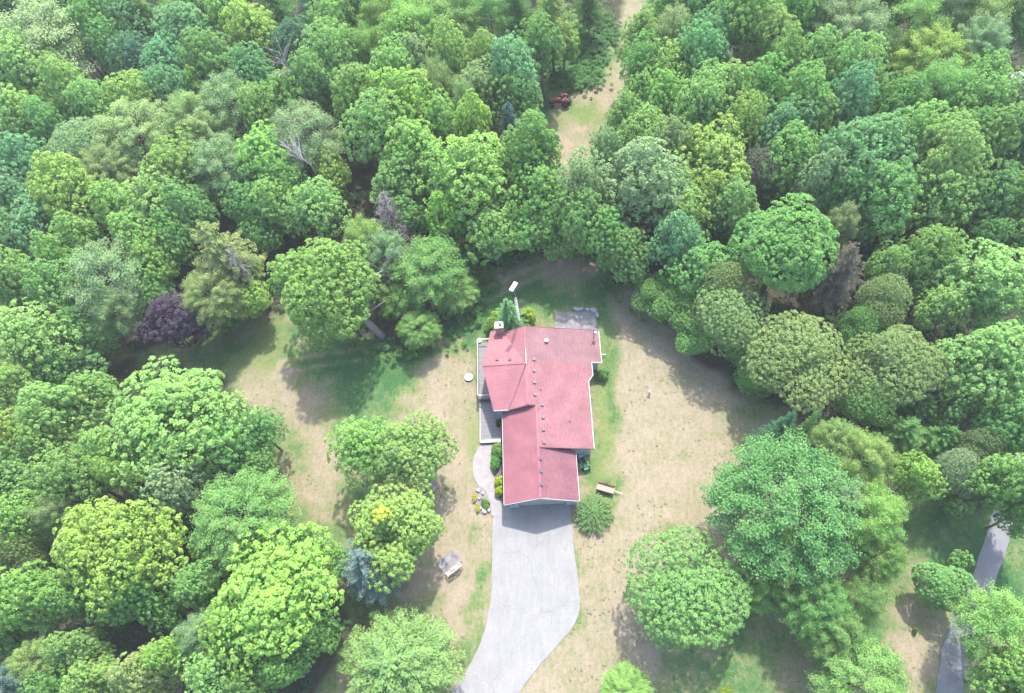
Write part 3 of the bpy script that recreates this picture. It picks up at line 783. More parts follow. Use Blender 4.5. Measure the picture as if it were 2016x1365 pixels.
def dome(seed, n=1000, cr=.075, per=24, size=.30, lobes=6, R=R0, name='dome_crown', bumpy=.10, m='leaf', zmin=-.75, zc=Z0, inner=2500, asp=.62, jit=.6):
    r = np.random.RandomState(seed); D = fib(n, zmin, r, .12)
    LD = fib(lobes, -.2, r, .5); s = np.max(np.clip((D @ LD.T), 0, 1) ** 6 * r.uniform(.6, 1.2, lobes), 1)
    rad = (1 - bumpy) + bumpy * s * 1.6 + r.normal(size=n) * .035
    CP = D * rad[:, None]; CP /= np.percentile(np.linalg.norm(CP[:, :2], axis=1), 98); CP = CP * (R * .96) + np.array([0, 0, zc])
    CR = np.full(n, cr * R) * r.uniform(.7, 1.3, n)
    return crown_from_clumps(name, CP, unit(D + np.array([0, 0, .3])), CR, r, per, size, M[m], inner=inner, R=R * .8, Rz=R * .8, zc=zc, asp=asp, jit=jit)


def airy(seed, nb=85, R=R0, size=.24, per=260, name='airy_crown', lo=.35, nclump=0, spread=.17):
    """open crown: elongated sprays on rising limbs, gaps between"""
    r = np.random.RandomState(seed); D = fib(nb, -.45, r, .6)
    Cs = []; Ns = []; L1 = []
    for i in range(nb):
        a0 = r.uniform(lo, .6); a1 = r.uniform(.82, 1.08); n = int(per * r.uniform(.6, 1.4)); t = r.uniform(0, 1, n) ** .7
        ax = D[i] * (a0 + (a1 - a0) * t)[:, None]; ax[:, 2] -= .10 * t ** 2
        w = spread * (1 - .45 * t)[:, None]; g = r.normal(size=(n, 3)) * w * np.array([.62, .62, .30])
        Cs.append(ax + g); Ns.append(unit(g * 2.2 + np.array([0, 0, .55]) + D[i] * .35 + r.normal(size=(n, 3)) * .42)); L1.append(np.stack([r.uniform(0, 1, n), np.clip(r.uniform(0, .6) + t * .3, 0, 1)], 1))
    C = np.concatenate(Cs); C = C * R + np.array([0, 0, Z0])
    return pack(name, [quads(C, np.concatenate(Ns), size, r, .5)], [np.concatenate(L1)], M['leaf'])


def conifer(seed, R=3.0, H=12.0, layers=20, nb=13, name='spruce_crown', size=.26, z0=.8, droop=.25, power=.85, up=0.15, wid=.20, dens_=9, taperq=None):
    r = np.random.RandomState(seed); Cs = []; Ns = []; Ts = []; Ls = []; Ss = []
    for l in range(layers):
        f = l / (layers - 1); z = z0 + (H - z0) * f; Lr = R * (1 - f) ** power + .12
        if taperq: Lr = R * taperq(f)
        n_b = max(4, int(nb * (1 - .55 * f)))
        for k in range(n_b):
            a = 2 * math.pi * (k + r.uniform(-.6, .6)) / n_b + l * 1.1; ln = Lr * r.uniform(.62, 1.15); dr = droop * r.uniform(.7, 1.3)
            n = max(10, int(ln * dens_ * 10)); t = r.uniform(.12, 1, n)
            s = r.choice([-1, 1], n) * r.uniform(0, 1, n) * wid * ln * (1.15 - t) * 1.25
            ca, sa = math.cos(a), math.sin(a)
            x = t * ln * ca - s * sa; y = t * ln * sa + s * ca
            zz_ = z + ln * (up * t - dr * t ** 2 * .8) - np.abs(s) * .25 + r.normal(size=n) * (.04 + .02 * ln)
            Cs.append(np.stack([x, y, zz_], 1)); sg = np.sign(s)
            Ts.append(np.stack([ca - sg * sa * .8, sa + sg * ca * .8, np.full(n, -.1)], 1))
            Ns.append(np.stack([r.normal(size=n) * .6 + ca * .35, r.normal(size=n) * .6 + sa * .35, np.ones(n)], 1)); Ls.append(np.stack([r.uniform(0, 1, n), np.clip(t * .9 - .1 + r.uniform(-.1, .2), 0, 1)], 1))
            Ss.append(np.full(n, size) * (1.1 - .3 * t))
    C = np.concatenate(Cs)
    return pack(name, [quads(C, np.concatenate(Ns), np.concatenate(Ss), r, .30, np.concatenate(Ts))], [np.concatenate(Ls)], M['needle'])


def trunk_mesh(seed, m, H=12.0, rb=.30, limbs=9, lean=(0, 0), lz0=.45, spread=4.2, name='trunk', twigs=2):
    r = random.Random(seed); b_ = MB(); top = Vector((lean[0], lean[1], H)); mid = top * .5 + Vector((r.uniform(-.3, .3), r.uniform(-.3, .3), 0))
    pts = [Vector((0, 0, -.4)), Vector((0, 0, .15)), mid * .5, mid, mid.lerp(top, .5), top]; b_.tube(pts, [rb * 1.5, rb * 1.1, rb * .9, rb * .7, rb * .45, rb * .12], 9)
    for k in range(limbs):
        t = lz0 + (1 - lz0) * k / limbs * .85; p = (Vector((0, 0, 0)).lerp(mid, t * 2) if t < .5 else mid.lerp(top, t * 2 - 1)); a = k * 2.4 + r.uniform(-.4, .4)
        L_ = spread * r.uniform(.7, 1.1) * (1.15 - t * .6); q = p + Vector((math.cos(a) * L_, math.sin(a) * L_, L_ * r.uniform(.45, .8))); mm = p.lerp(q, .5) + Vector((0, 0, -.12 * L_))
        b_.tube([p, mm, q], [rb * .38, rb * .24, rb * .07], 6)
        for _ in range(twigs):
            s = mm.lerp(q, r.uniform(.1, .7)); a2 = a + r.uniform(-1, 1); e = s + Vector((math.cos(a2), math.sin(a2), r.uniform(.2, .9))) * L_ * .35; b_.tube([s, e], [rb * .13, rb * .04], 5)
    me_o = b_.build(name, m, None, smooth=True); me = me_o.data; bpy.data.objects.remove(me_o); return me


PR = {}
PR['m'] = [maple(101 + i, nl=[24, 29, 21, 33, 27, 19][i], lob=[.38, .34, .42, .32, .36, .44][i], core=[.62, .65, .58, .68, .64, .57][i], csz=[.080, .075, .086, .072, .076, .084][i],
                 sparse=[.08, .12, .05, .14, .16, .08][i], nclump=44, per=27, size=.27) for i in range(6)]
PR['big'] = [maple(201 + i, nl=[38, 34][i], lob=.31, core=.70, csz=.052, per=25, size=.195, nclump=74, sparse=.05, fill=200, rv=(.74, 1.14), lv_=(.62, 1.25)) for i in range(2)]   # large crowns, finer clumps
PR['d'] = [dome(301 + i, n=[820, 720][i], lobes=[14, 10][i], bumpy=.32, cr=.075, per=36, size=.26, jit=.7) for i in range(2)]
PR['f'] = [maple(311 + i, nl=[12, 10][i], lob=[.46, .50][i], core=[.52, .48][i], csz=.048, per=28, size=.16, nclump=250, name='fine_leaf_crown', jit=.9, rv=(.9, 1.06), lv_=(.85, 1.15), fill=800, warp=.5) for i in range(2)]
PR['a'] = [airy(401 + i, nb=[90, 75, 105][i], spread=[.17, .19, .15][i]) for i in range(3)]
PR['w'] = [airy(411 + i, nb=190, spread=.115, size=.20, per=240, lo=.4) for i in range(2)]      # denser sprays
PR['s'] = [maple(501 + i, nl=[13, 10][i], lob=.46, core=.54, csz=.15, per=46, size=.55, nclump=20) for i in range(2)]   # small trees (prototype scaled down)
PR['p'] = [conifer(601 + i, R=5.6, H=16, layers=15, nb=12, size=.42, z0=4.5, droop=.15, up=.2, wid=.24, dens_=4, name='pine_crown', taperq=lambda f: (1 - f ** 2.2) * .9 + .1) for i in range(2)]
PR['t'] = [conifer(611 + i, R=5.6, H=16, layers=26, nb=15, size=.36, z0=1.2, droop=.22, up=.12, wid=.17, dens_=4.0, power=.8) for i in range(2)]
PR['c'] = [conifer(621 + i, R=5.4, H=16, layers=20, nb=15, size=.34, z0=1.0, droop=.10, up=.34, wid=.27, dens_=5.5, taperq=lambda f: (1 - f ** 3) * .95 + .05) for i in range(2)]
shrub_me = [dome(701 + i, n=110, cr=.22, per=24, size=.27, lobes=4, R=1.0, zc=.75, name='shrub_leaves', inner=300, zmin=-.5, jit=1.0, bumpy=.3) for i in range(2)]
juniper_me = conifer(711, R=1.0, H=.95, layers=10, nb=40, size=.10, z0=.1, droop=.25, up=.35, wid=.16, dens_=11, name='juniper_needles', taperq=lambda f: (1 - f ** 2) * .9 + .12)
TRK_ME = [trunk_mesh(i, M['bark'], H=13.5, spread=3.5) for i in range(3)]
TRK_P = trunk_mesh(9, M['bark'], H=15.3, rb=.24, limbs=14, lz0=.3, spread=2.5, twigs=1)
TRK_PALE = trunk_mesh(12, M['pale_bark'], H=15.8, rb=.24, limbs=18, lz0=.42, spread=5.4, twigs=5)

PAL = {  # leaf colour of each kind of tree
    'Y': ((0.240, 0.390, 0.068), 'bright yellow-green'), 'L': ((0.200, 0.355, 0.080), 'light green'), 'M': ((0.145, 0.300, 0.070), 'mid green'),
    'D': ((0.092, 0.225, 0.060), 'deep green'), 'B': ((0.135, 0.300, 0.112), 'blue-green'), 'O': ((0.215, 0.300, 0.098), 'olive green'),
    'G': ((0.215, 0.325, 0.130), 'grey-green'), 'P': ((0.072, 0.055, 0.085), 'dark purple'), 'S': ((0.180, 0.185, 0.125), 'grey-brown'),
    'W': ((0.150, 0.255, 0.205), 'silvery blue'), 'T': ((0.090, 0.210, 0.105), 'dark blue-green'), 'K': ((0.265, 0.405, 0.110), 'yellowish')}
_m = np.mean([v[0] for k_, v in PAL.items() if k_ in 'YLMDBOG'], 0)
PAL = {k_: (tuple((np.array(v[0]) * .86 + _m * .14) * np.array([1.12, 1.13, 1.22])) if k_ in 'YLMDBOG' else v[0], v[1]) for k_, v in PAL.items()}
KW = {'m': 'broad-leaved tree', 'big': 'broad-leaved tree', 'd': 'dense domed tree', 'f': 'fine-leaved dense tree', 'a': 'open-crowned tree', 'w': 'feathery tree',
      's': 'small leafy tree', 'p': 'pine tree', 't': 'spruce tree', 'c': 'spreading conifer'}
NM = {'m': 'broadleaf_tree', 'big': 'broadleaf_tree', 'd': 'domed_tree', 'f': 'fine_leaved_tree', 'a': 'airy_tree', 'w': 'feathery_tree', 's': 'small_tree', 'p': 'pine_tree', 't': 'spruce_tree', 'c': 'spreading_conifer'}
# x, y, radius (photograph pixels), kind, colour, height, own label or '' , landmark phrase or ''
T = []


def t(x, y, r, k='m', c='L', h=None, lab='', lm=''): T.append((x, y, r, k, c, h, lab, lm))


# --- landmark trees
t(352, 630, 68, 'm', 'P', 9, 'dark purple-leaved tree at the left edge of the clearing', 'the purple tree')
t(1538, 492, 98, 'd', 'M', 15, 'big dense rounded dome-shaped tree with tight dark green clumps, right of centre', 'the big green dome')
t(1652, 540, 58, 'p', 'S', 15, 'grey-brown thinly needled pine just right of the big green dome', 'the grey-brown pine')
t(1400, 322, 72, 'm', 'Y', 15, 'yellow-green broad-leaved tree right of the grassy track', 'the yellow-green tree beside the track')
t(1825, 128, 74, 'w', 'Y', 14, 'vivid lime-green feathery tree in the upper right woods', 'the lime-green tree')
t(930, 350, 92, 'm', 'Y', 17, 'largest yellow-green tree, left of the track and above the house', 'the yellow-green giant')
t(1350, 1162, 114, 'f', 'L', 10, 'large rounded light green tree standing alone right of the driveway', 'the round lawn tree')
t(1550, 1000, 142, 'w', 'D', 15, 'very wide dark green tree on the right-hand lawn', 'the wide lawn tree')
t(738, 1115, 70, 'c', 'W', 10, 'silvery blue spruce tucked under the lower lawn maple', 'the silvery spruce')
t(775, 1045, 97, 'big', 'L', 12, 'round lawn maple with one yellow shoot on its crown', 'the lower lawn maple')
t(785, 1312, 118, 'c', 'M', 9, 'pale green star-shaped conifer at the bottom left of the driveway', 'the star-shaped conifer')
t(540, 1170, 128, 'big', 'Y', 15, 'large bright maple at the lower left edge of the lawn', 'the lower left maple')
t(340, 838, 135, 'big', 'L', 16, 'huge rounded pale green tree below the purple tree', 'the huge pale crown')
t(232, 1075, 112, 'big', 'Y', 17, 'large sunlit yellow-green crown in the lower left woods', 'the sunlit lower left crown')
t(480, 1022, 96, 'w', 'M', 13, 'wide fine-textured dull green tree left of the lower lawn', 'the fine-textured tree')
t(438, 500, 66, 'p', 'O', 16, 'olive pine with bare grey twigs above the purple tree', 'the olive pine')
t(420, 585, 58, 'w', 'O', 12, 'lower olive conifer right beside the purple tree', '')
t(90, 92, 98, 'a', 'G', 17, 'large pale open-crowned tree with grey twigs at the top left corner', 'the pale corner tree')
t(145, 388, 74, 'm', 'Y', 16, 'yellow-green tree near the left edge, upper half', 'the left yellow-green tree')
t(1568, 712, 94, 'f', 'O', 11, 'tall olive cedar-like bush on the right edge of the lawn', 'the olive cedar-like bush')
t(1758, 720, 92, 'f', 'O', 12, 'second large olive bush, behind the lawn edge on the right', 'the second olive bush')
t(1945, 562, 98, 'm', 'L', 14, 'broad bright green tree near the right edge, mid height', 'the broad right-edge tree')
t(1945, 728, 90, 'm', 'L', 13, 'light green rounded tree at the right edge below the broad bright one', 'the rounded right-edge tree')
t(1436, 622, 72, 'f', 'O', 10, 'olive bushy tree bordering the lawn right of the patio', 'the olive lawn-edge tree')
t(1707, 312, 86, 'm', 'B', 17, 'large blue-green crown in the right-hand woods', 'the large blue-green crown')
t(807, 888, 80, 'big', 'L', 12, 'right-hand half of the double lawn maple beside the house', '')
t(718, 885, 70, 'm', 'L', 11, 'left-hand lighter half of the double lawn maple', 'the double lawn maple')
t(1267, 370, 88, 'm', 'G', 16, 'pale rounded broad-leaved tree at the lower end of the grassy track', 'the pale tree below the track')
t(1011, 150, 56, 'm', 'B', 17, 'tall blue-green tree just left of the old tractor', 'the tall tree by the tractor')
t(1011, 205, 52, 'm', 'M', 13, '', '')
t(1528, 862, 46, 't', 'T', 13, 'blue-green spruce tip at the top of the wide lawn tree', '')
t(1573, 862, 26, 't', 'M', 14, 'narrow pointed spruce between the spruce tip and yellowish cedar', '')
t(1690, 915, 62, 'w', 'K', 13, 'yellowish feathery conifer right of the wide lawn tree', 'the yellowish feathery tree')
t(1640, 880, 50, 'w', 'K', 12, '', '')
t(1860, 1150, 52, 'd', 'M', 6, 'dense round bush on the right lawn beside the grey road', 'the road-side bush')
t(1889, 1102, 22, 's', 'M', 4, '', '')
t(1978, 1242, 80, 'a', 'L', 12, 'airy tree overhanging the grey road at lower right', 'the road-side airy tree')
t(1990, 1335, 70, 'm', 'L', 12, 'green tree in the bottom right corner', '')
t(1695, 1340, 84, 'w', 'L', 9, 'light green spreading tree at the bottom edge right of centre', 'the bottom-edge tree')
t(1232, 1358, 48, 'w', 'L', 3.5, 'low bushy shrub cut by the bottom edge right of the driveway', '')
# --- right lawn cluster
t(1605, 1190, 66, 'w', 'M', 10); t(1700, 1020, 70, 'w', 'L', 13); t(1725, 1095, 50, 'w', 'M', 10); t(1640, 1245, 62, 'w', 'M', 9); t(1500, 1150, 52, 'w', 'M', 8); t(1570, 1110, 70, 'w', 'L', 10)
t(1700, 1180, 42, 'a', 'M', 9); t(1655, 1290, 40, 'w', 'L', 7); t(1640, 990, 60, 'a', 'G', 13)
# --- top row, left to right
t(20, 12, 42, 'm', 'D', 15); t(160, 22, 58, 'm', 'M', 16); t(215, 62, 62, 'm', 'M', 16); t(265, 45, 55, 'm', 'B', 16); t(300, 20, 40, 'a', 'K', 17, 'thin yellowish half-bare crown at the top edge, left part', 'the thin yellowish crown')
t(368, 72, 62, 'm', 'B', 16); t(390, 18, 55, 'm', 'D', 15); t(452, 28, 55, 'm', 'L', 16); t(503, 70, 52, 'm', 'Y', 16); t(545, 15, 50, 'p', 'D', 15); t(583, 96, 46, 'd', 'T', 14, 'small dark bluish round crown beside the bare snag, top left', 'the dark bluish crown')
t(620, 20, 40, 'p', 'T', 14); t(658, 46, 45, 'm', 'L', 16); t(655, 118, 55, 'm', 'L', 16); t(700, 14, 48, 'm', 'D', 15); t(765, 34, 55, 'a', 'L', 16); t(815, 64, 60, 'a', 'L', 16)
t(896, 42, 58, 'a', 'L', 16); t(968, 38, 42, 'a', 'M', 15); t(1015, 20, 44, 'p', 'D', 15); t(1085, 36, 55, 'p', 'L', 16, 'light green pine at the top edge left of the track', 'the top-edge pine'); t(1065, 98, 42, 'm', 'M', 14); t(1109, 88, 30, 's', 'Y', 9)
t(1160, 0, 34, 'p', 'D', 11); t(1262, 76, 42, 'm', 'L', 13); t(1264, 132, 44, 'm', 'M', 13); t(1262, 190, 40, 'm', 'L', 12); t(1322, 16, 46, 'm', 'M', 15); t(1372, 20, 50, 'm', 'D', 15)
t(1325, 78, 40, 'a', 'O', 15, 'slightly browned open crown right of the track near the top', 'the browned crown'); t(1320, 150, 48, 'm', 'L', 14)
t(1471, 10, 45, 'm', 'L', 16); t(1461, 48, 62, 'm', 'L', 17); t(1521, 90, 54, 'm', 'L', 16); t(1390, 90, 52, 'm', 'B', 16); t(1372, 132, 55, 'm', 'B', 15); t(1565, 44, 58, 'm', 'M', 16); t(1623, 36, 58, 'a', 'O', 16)
t(1673, 70, 64, 'a', 'G', 16); t(1712, 108, 48, 'a', 'D', 14); t(1742, 14, 48, 'm', 'D', 16); t(1795, 50, 60, 'a', 'L', 16); t(1868, 20, 50, 'a', 'G', 16); t(1912, 40, 60, 'a', 'K', 16, 'yellow-tinged airy crown in the top right corner', 'the yellow-tinged corner crown')
t(1920, 105, 52, 'w', 'G', 14); t(1994, 34, 50, 'm', 'D', 15); t(1965, 215, 40, 'm', 'G', 14)
# --- second band right
t(1538, 140, 46, 'm', 'L', 15); t(1599, 145, 56, 'm', 'L', 16); t(1650, 158, 50, 'm', 'L', 16); t(1692, 145, 50, 'm', 'L', 16); t(1425, 190, 62, 'm', 'L', 16); t(1498, 190, 54, 'm', 'M', 16); t(1375, 222, 56, 'm', 'L', 16)
t(1464, 256, 46, 'm', 'Y', 15); t(1572, 216, 54, 'm', 'L', 16); t(1667, 218, 50, 'm', 'B', 16); t(1765, 215, 54, 'm', 'M', 16); t(1606, 250, 40, 'm', 'L', 15); t(1842, 195, 58, 'a', 'M', 15); t(1935, 172, 56, 'm', 'L', 15)
t(1915, 235, 62, 'm', 'M', 15); t(2005, 225, 50, 'm', 'G', 15); t(1538, 262, 52, 'm', 'B', 15); t(1500, 345, 48, 'f', 'S', 12, 'dull grey-brown small crown above and left of the big green dome', 'the dull grey-brown crown')
t(1555, 320, 60, 'm', 'M', 15); t(1800, 285, 62, 'm', 'L', 16); t(1850, 330, 70, 'm', 'L', 16); t(1893, 290, 50, 'm', 'M', 15); t(1950, 295, 58, 'm', 'M', 15); t(2006, 300, 50, 'm', 'M', 14)
t(1612, 368, 46, 'm', 'G', 14); t(1662, 385, 50, 'm', 'M', 14); t(1735, 400, 66, 'm', 'M', 15); t(1835, 395, 66, 'm', 'L', 14); t(1955, 385, 58, 'm', 'D', 13); t(2010, 400, 48, 'm', 'M', 13); t(1650, 455, 32, 'a', 'O', 13)
t(1790, 330, 50, 'm', 'M', 14); t(1900, 400, 45, 'm', 'M', 12)
# --- between dome and right edge
t(1745, 525, 36, 'm', 'L', 12); t(1735, 600, 46, 'f', 'O', 10); t(1828, 500, 52, 'm', 'L', 13); t(1835, 560, 42, 'm', 'M', 10); t(1940, 470, 42, 'm', 'D', 10); t(2000, 480, 40, 's', 'D', 9); t(1690, 640, 40, 'f', 'M', 8)
t(1848, 610, 46, 'm', 'L', 11); t(1797, 815, 44, 'c', 'D', 8); t(1767, 866, 46, 'c', 'M', 8); t(1845, 872, 42, 'c', 'M', 7); t(1712, 790, 52, 'f', 'M', 9); t(1870, 800, 46, 'm', 'M', 9); t(1990, 850, 56, 'm', 'M', 12)
t(1803, 940, 46, 'm', 'Y', 9, 'bright yellow-green tree above the right lawn, near the road', 'the bright tree near the road'); t(1880, 935, 46, 'f', 'G', 9); t(1925, 890, 40, 'f', 'O', 9); t(1975, 950, 62, 'm', 'L', 12); t(2010, 1010, 44, 'm', 'M', 10); t(1890, 980, 36, 's', 'M', 6)
# --- track right side, lower
t(1232, 245, 42, 'm', 'L', 14); t(1268, 272, 50, 'm', 'L', 15); t(1320, 300, 46, 'm', 'G', 15); t(1310, 205, 44, 'm', 'L', 14); t(1195, 320, 40, 'm', 'G', 14); t(1145, 372, 52, 'm', 'G', 16); t(1150, 430, 52, 'm', 'L', 14); t(1335, 390, 54, 'm', 'L', 14)
t(1195, 470, 56, 'm', 'M', 11); t(1236, 505, 52, 'm', 'M', 10); t(1330, 482, 52, 'm', 'B', 13); t(1376, 530, 62, 'm', 'M', 12); t(1290, 578, 48, 'f', 'M', 7); t(1418, 560, 44, 'f', 'O', 11); t(1340, 600, 50, 'f', 'M', 7); t(1440, 420, 56, 'm', 'M', 13)
t(1395, 400, 40, 'm', 'Y', 12); t(1350, 440, 50, 'm', 'L', 13); t(1375, 655, 44, 'f', 'M', 6); t(1490, 740, 40, 'f', 'M', 6); t(1460, 680, 40, 'f', 'M', 6)
# --- centre top, left of the track
t(1048, 310, 60, 'm', 'L', 16); t(1060, 380, 58, 'm', 'L', 14); t(1040, 450, 54, 'm', 'M', 10); t(1090, 460, 46, 'm', 'M', 9); t(968, 460, 58, 'm', 'M', 11); t(880, 430, 42, 'm', 'Y', 12); t(935, 260, 42, 'm', 'Y', 16)
t(940, 190, 44, 'm', 'G', 15); t(920, 218, 26, 'a', 'G', 15); t(862, 182, 40, 'a', 'O', 15); t(890, 122, 48, 'm', 'L', 16); t(818, 128, 40, 'm', 'G', 15); t(778, 154, 52, 'm', 'L', 16); t(795, 102, 44, 'm', 'L', 15)
t(728, 112, 42, 'a', 'M', 15); t(690, 108, 44, 'm', 'L', 15); t(705, 190, 56, 'm', 'L', 16); t(800, 215, 76, 'm', 'Y', 17, 'tall yellow-green tree in the upper middle woods, left of the giant', 'the upper middle yellow-green tree')
t(748, 262, 66, 'm', 'L', 16); t(820, 300, 60, 'm', 'L', 15); t(795, 362, 62, 'm', 'M', 12); t(858, 330, 45, 'm', 'M', 12); t(1007, 262, 20, 's', 'W', 13); t(800, 430, 44, 'm', 'M', 9); t(960, 130, 40, 'm', 'L', 14); t(850, 85, 40, 'a', 'L', 15)
t(870, 250, 45, 'm', 'L', 15)
# --- left upper woods
t(152, 84, 48, 'a', 'G', 16); t(66, 150, 64, 'm', 'L', 16); t(20, 190, 44, 'm', 'B', 14); t(277, 130, 48, 'm', 'T', 14); t(335, 135, 56, 'm', 'B', 15); t(422, 135, 54, 'm', 'M', 15); t(498, 152, 50, 'm', 'B', 15); t(235, 110, 45, 'm', 'M', 14)
t(398, 190, 24, 's', 'Y', 13, 'small vivid yellow-green crown among the upper left woods', 'the small vivid crown'); t(152, 192, 44, 'm', 'L', 16); t(192, 220, 46, 'm', 'L', 15); t(262, 205, 56, 'm', 'L', 15); t(337, 188, 50, 'm', 'B', 14); t(455, 215, 60, 'a', 'G', 15)
t(270, 272, 70, 'w', 'G', 15); t(388, 245, 54, 'w', 'O', 15); t(412, 280, 46, 'w', 'G', 14); t(48, 238, 58, 'm', 'L', 15); t(112, 258, 48, 'm', 'M', 14); t(168, 306, 62, 'f', 'G', 14, 'rounded grey-green fine-leaved crown in the left woods', 'the rounded grey-green crown')
t(570, 200, 58, 'm', 'L', 15); t(620, 170, 44, 'm', 'L', 15); t(520, 235, 44, 'm', 'L', 14); t(605, 275, 66, 'a', 'G', 15, 'open-crowned birch-like tree with white limbs showing, upper left middle', 'the white-limbed tree')
t(355, 340, 60, 'm', 'L', 15); t(436, 335, 58, 'a', 'G', 14); t(525, 318, 64, 'm', 'L', 15); t(558, 360, 52, 'm', 'M', 13); t(655, 345, 42, 'm', 'Y', 10); t(54, 338, 58, 'm', 'B', 15); t(225, 345, 48, 'w', 'O', 14); t(15, 300, 40, 'm', 'D', 13)
t(20, 400, 52, 'm', 'B', 15); t(320, 405, 70, 'm', 'L', 15); t(240, 420, 50, 'm', 'L', 14); t(375, 420, 44, 'm', 'M', 13); t(625, 412, 60, 'm', 'L', 12); t(546, 405, 50, 'm', 'L', 12); t(490, 400, 45, 'm', 'M', 12); t(520, 460, 40, 'm', 'D', 9)
t(90, 450, 62, 'm', 'B', 14); t(20, 465, 50, 'm', 'B', 14); t(165, 480, 50, 'm', 'L', 14); t(280, 470, 58, 'm', 'L', 13); t(345, 470, 45, 'm', 'M', 12)
# --- left middle woods
t(30, 552, 54, 'm', 'L', 14); t(115, 560, 50, 'm', 'L', 14); t(128, 520, 42, 'm', 'L', 14); t(215, 550, 72, 'a', 'G', 14); t(230, 610, 50, 'a', 'O', 11); t(305, 512, 52, 'm', 'Y', 12); t(310, 580, 40, 'm', 'M', 9)
t(498, 590, 38, 'm', 'Y', 8); t(480, 540, 40, 'm', 'M', 9); t(62, 668, 78, 'm', 'L', 14); t(155, 650, 48, 'm', 'M', 10); t(210, 660, 38, 'm', 'M', 8); t(115, 735, 56, 'm', 'D', 9); t(34, 768, 56, 'm', 'L', 13); t(120, 820, 66, 'm', 'L', 14); t(190, 770, 42, 'm', 'L', 11)
t(180, 715, 40, 's', 'D', 6); t(440, 620, 34, 's', 'D', 5)
# --- lower left woods
t(50, 860, 58, 'm', 'Y', 14); t(228, 892, 56, 'm', 'L', 13); t(385, 905, 58, 'm', 'M', 12); t(455, 880, 56, 'm', 'M', 12); t(512, 850, 46, 'm', 'M', 10); t(515, 915, 40, 'm', 'M', 8); t(28, 945, 60, 'm', 'L', 14); t(150, 940, 66, 'm', 'L', 14); t(236, 940, 30, 'm', 'Y', 14)
t(290, 945, 36, 'm', 'L', 13); t(354, 965, 50, 'm', 'G', 13); t(110, 880, 45, 'm', 'L', 13); t(51, 1025, 56, 'm', 'L', 13); t(120, 1020, 38, 'a', 'O', 13); t(34, 1094, 48, 'f', 'O', 12); t(62, 1178, 74, 'm', 'Y', 14); t(250, 1165, 60, 'm', 'M', 12)
t(395, 1152, 50, 'm', 'L', 11); t(455, 1235, 52, 'm', 'Y', 13); t(402, 1252, 44, 'a', 'G', 11); t(322, 1192, 46, 'm', 'M', 9); t(84, 1302, 44, 'w', 'K', 12, 'yellowish soft-crowned tree near the bottom left corner', 'the yellowish bottom-left tree'); t(160, 1282, 46, 'm', 'L', 11)
t(20, 1345, 42, 'c', 'W', 11, 'pale blue spruce in the bottom left corner', ''); t(290, 1330, 62, 'm', 'O', 12); t(337, 1293, 42, 'm', 'Y', 12); t(425, 1330, 60, 'm', 'L', 12); t(200, 1345, 50, 'm', 'L', 12); t(560, 1318, 42, 'm', 'L', 10); t(500, 1350, 50, 'm', 'M', 10)
t(590, 1078, 44, 'm', 'M', 9); t(20, 1260, 42, 'm', 'D', 10); t(420, 1085, 40, 'm', 'M', 10); t(650, 1110, 44, 'm', 'L', 9); t(150, 1180, 45, 'm', 'L', 12); t(620, 1250, 50, 'm', 'M', 10); t(120, 1350, 45, 'm', 'M', 11)
# --- middle, left of the house
t(835, 535, 74, 'a', 'M', 10, 'dark open broad-leaved tree left of the antenna tower', 'the tree left of the antenna tower'); t(890, 570, 50, 'w', 'M', 5); t(825, 645, 40, 'w', 'L', 6); t(765, 505, 44, 'a', 'G', 12); t(870, 500, 44, 'm', 'M', 8); t(780, 585, 42, 'a', 'M', 7); t(905, 510, 36, 'w', 'D', 5); t(720, 480, 44, 'a', 'L', 12)

# ------------------------------------------------------------------ labels
LMK = [(x, y, lm) for (x, y, r, k, c, h, lab, lm) in T if lm] + [(1100, 198, 'the red tractor'), (768, 420, 'the grey dead conifer'), (640, 570, 'the leaning maple')]


def dirword(dx, dy):
    a = math.degrees(math.atan2(-dy, dx)) % 360
    return ['right of', 'up and right of', 'above', 'up and left of', 'left of', 'down and left of', 'below', 'down and right of'][int(((a + 22.5) % 360) // 45)]


auto = {}
for i, (x, y, r, k, c, h, lab, lm) in enumerate(T):
    if lab: continue
    best = min(LMK, key=lambda q: math.hypot(q[0] - x, q[1] - y)); dd = math.hypot(best[0] - x, best[1] - y)
    auto.setdefault((best[2], dirword(x - best[0], y - best[1])), []).append((dd, i))
LAB = {}
ORD = ['nearest', 'second', 'third', 'fourth', 'fifth', 'sixth', 'seventh', 'eighth', 'ninth']
for (lm, dw), L_ in auto.items():
    L_.sort()
    for n_, (dd, i) in enumerate(L_):
        x, y, r, k, c = T[i][:5]
        sz = 'small' if r < 36 else ('' if r < 60 else 'large')
        w = (sz + ' ' if sz and k != 's' else '') + PAL[c][1] + ' ' + KW[k]
        LAB[i] = f"{w}, {ORD[n_]} {dw} {lm}" if len(L_) > 1 else f"{w} just {dw} {lm}"

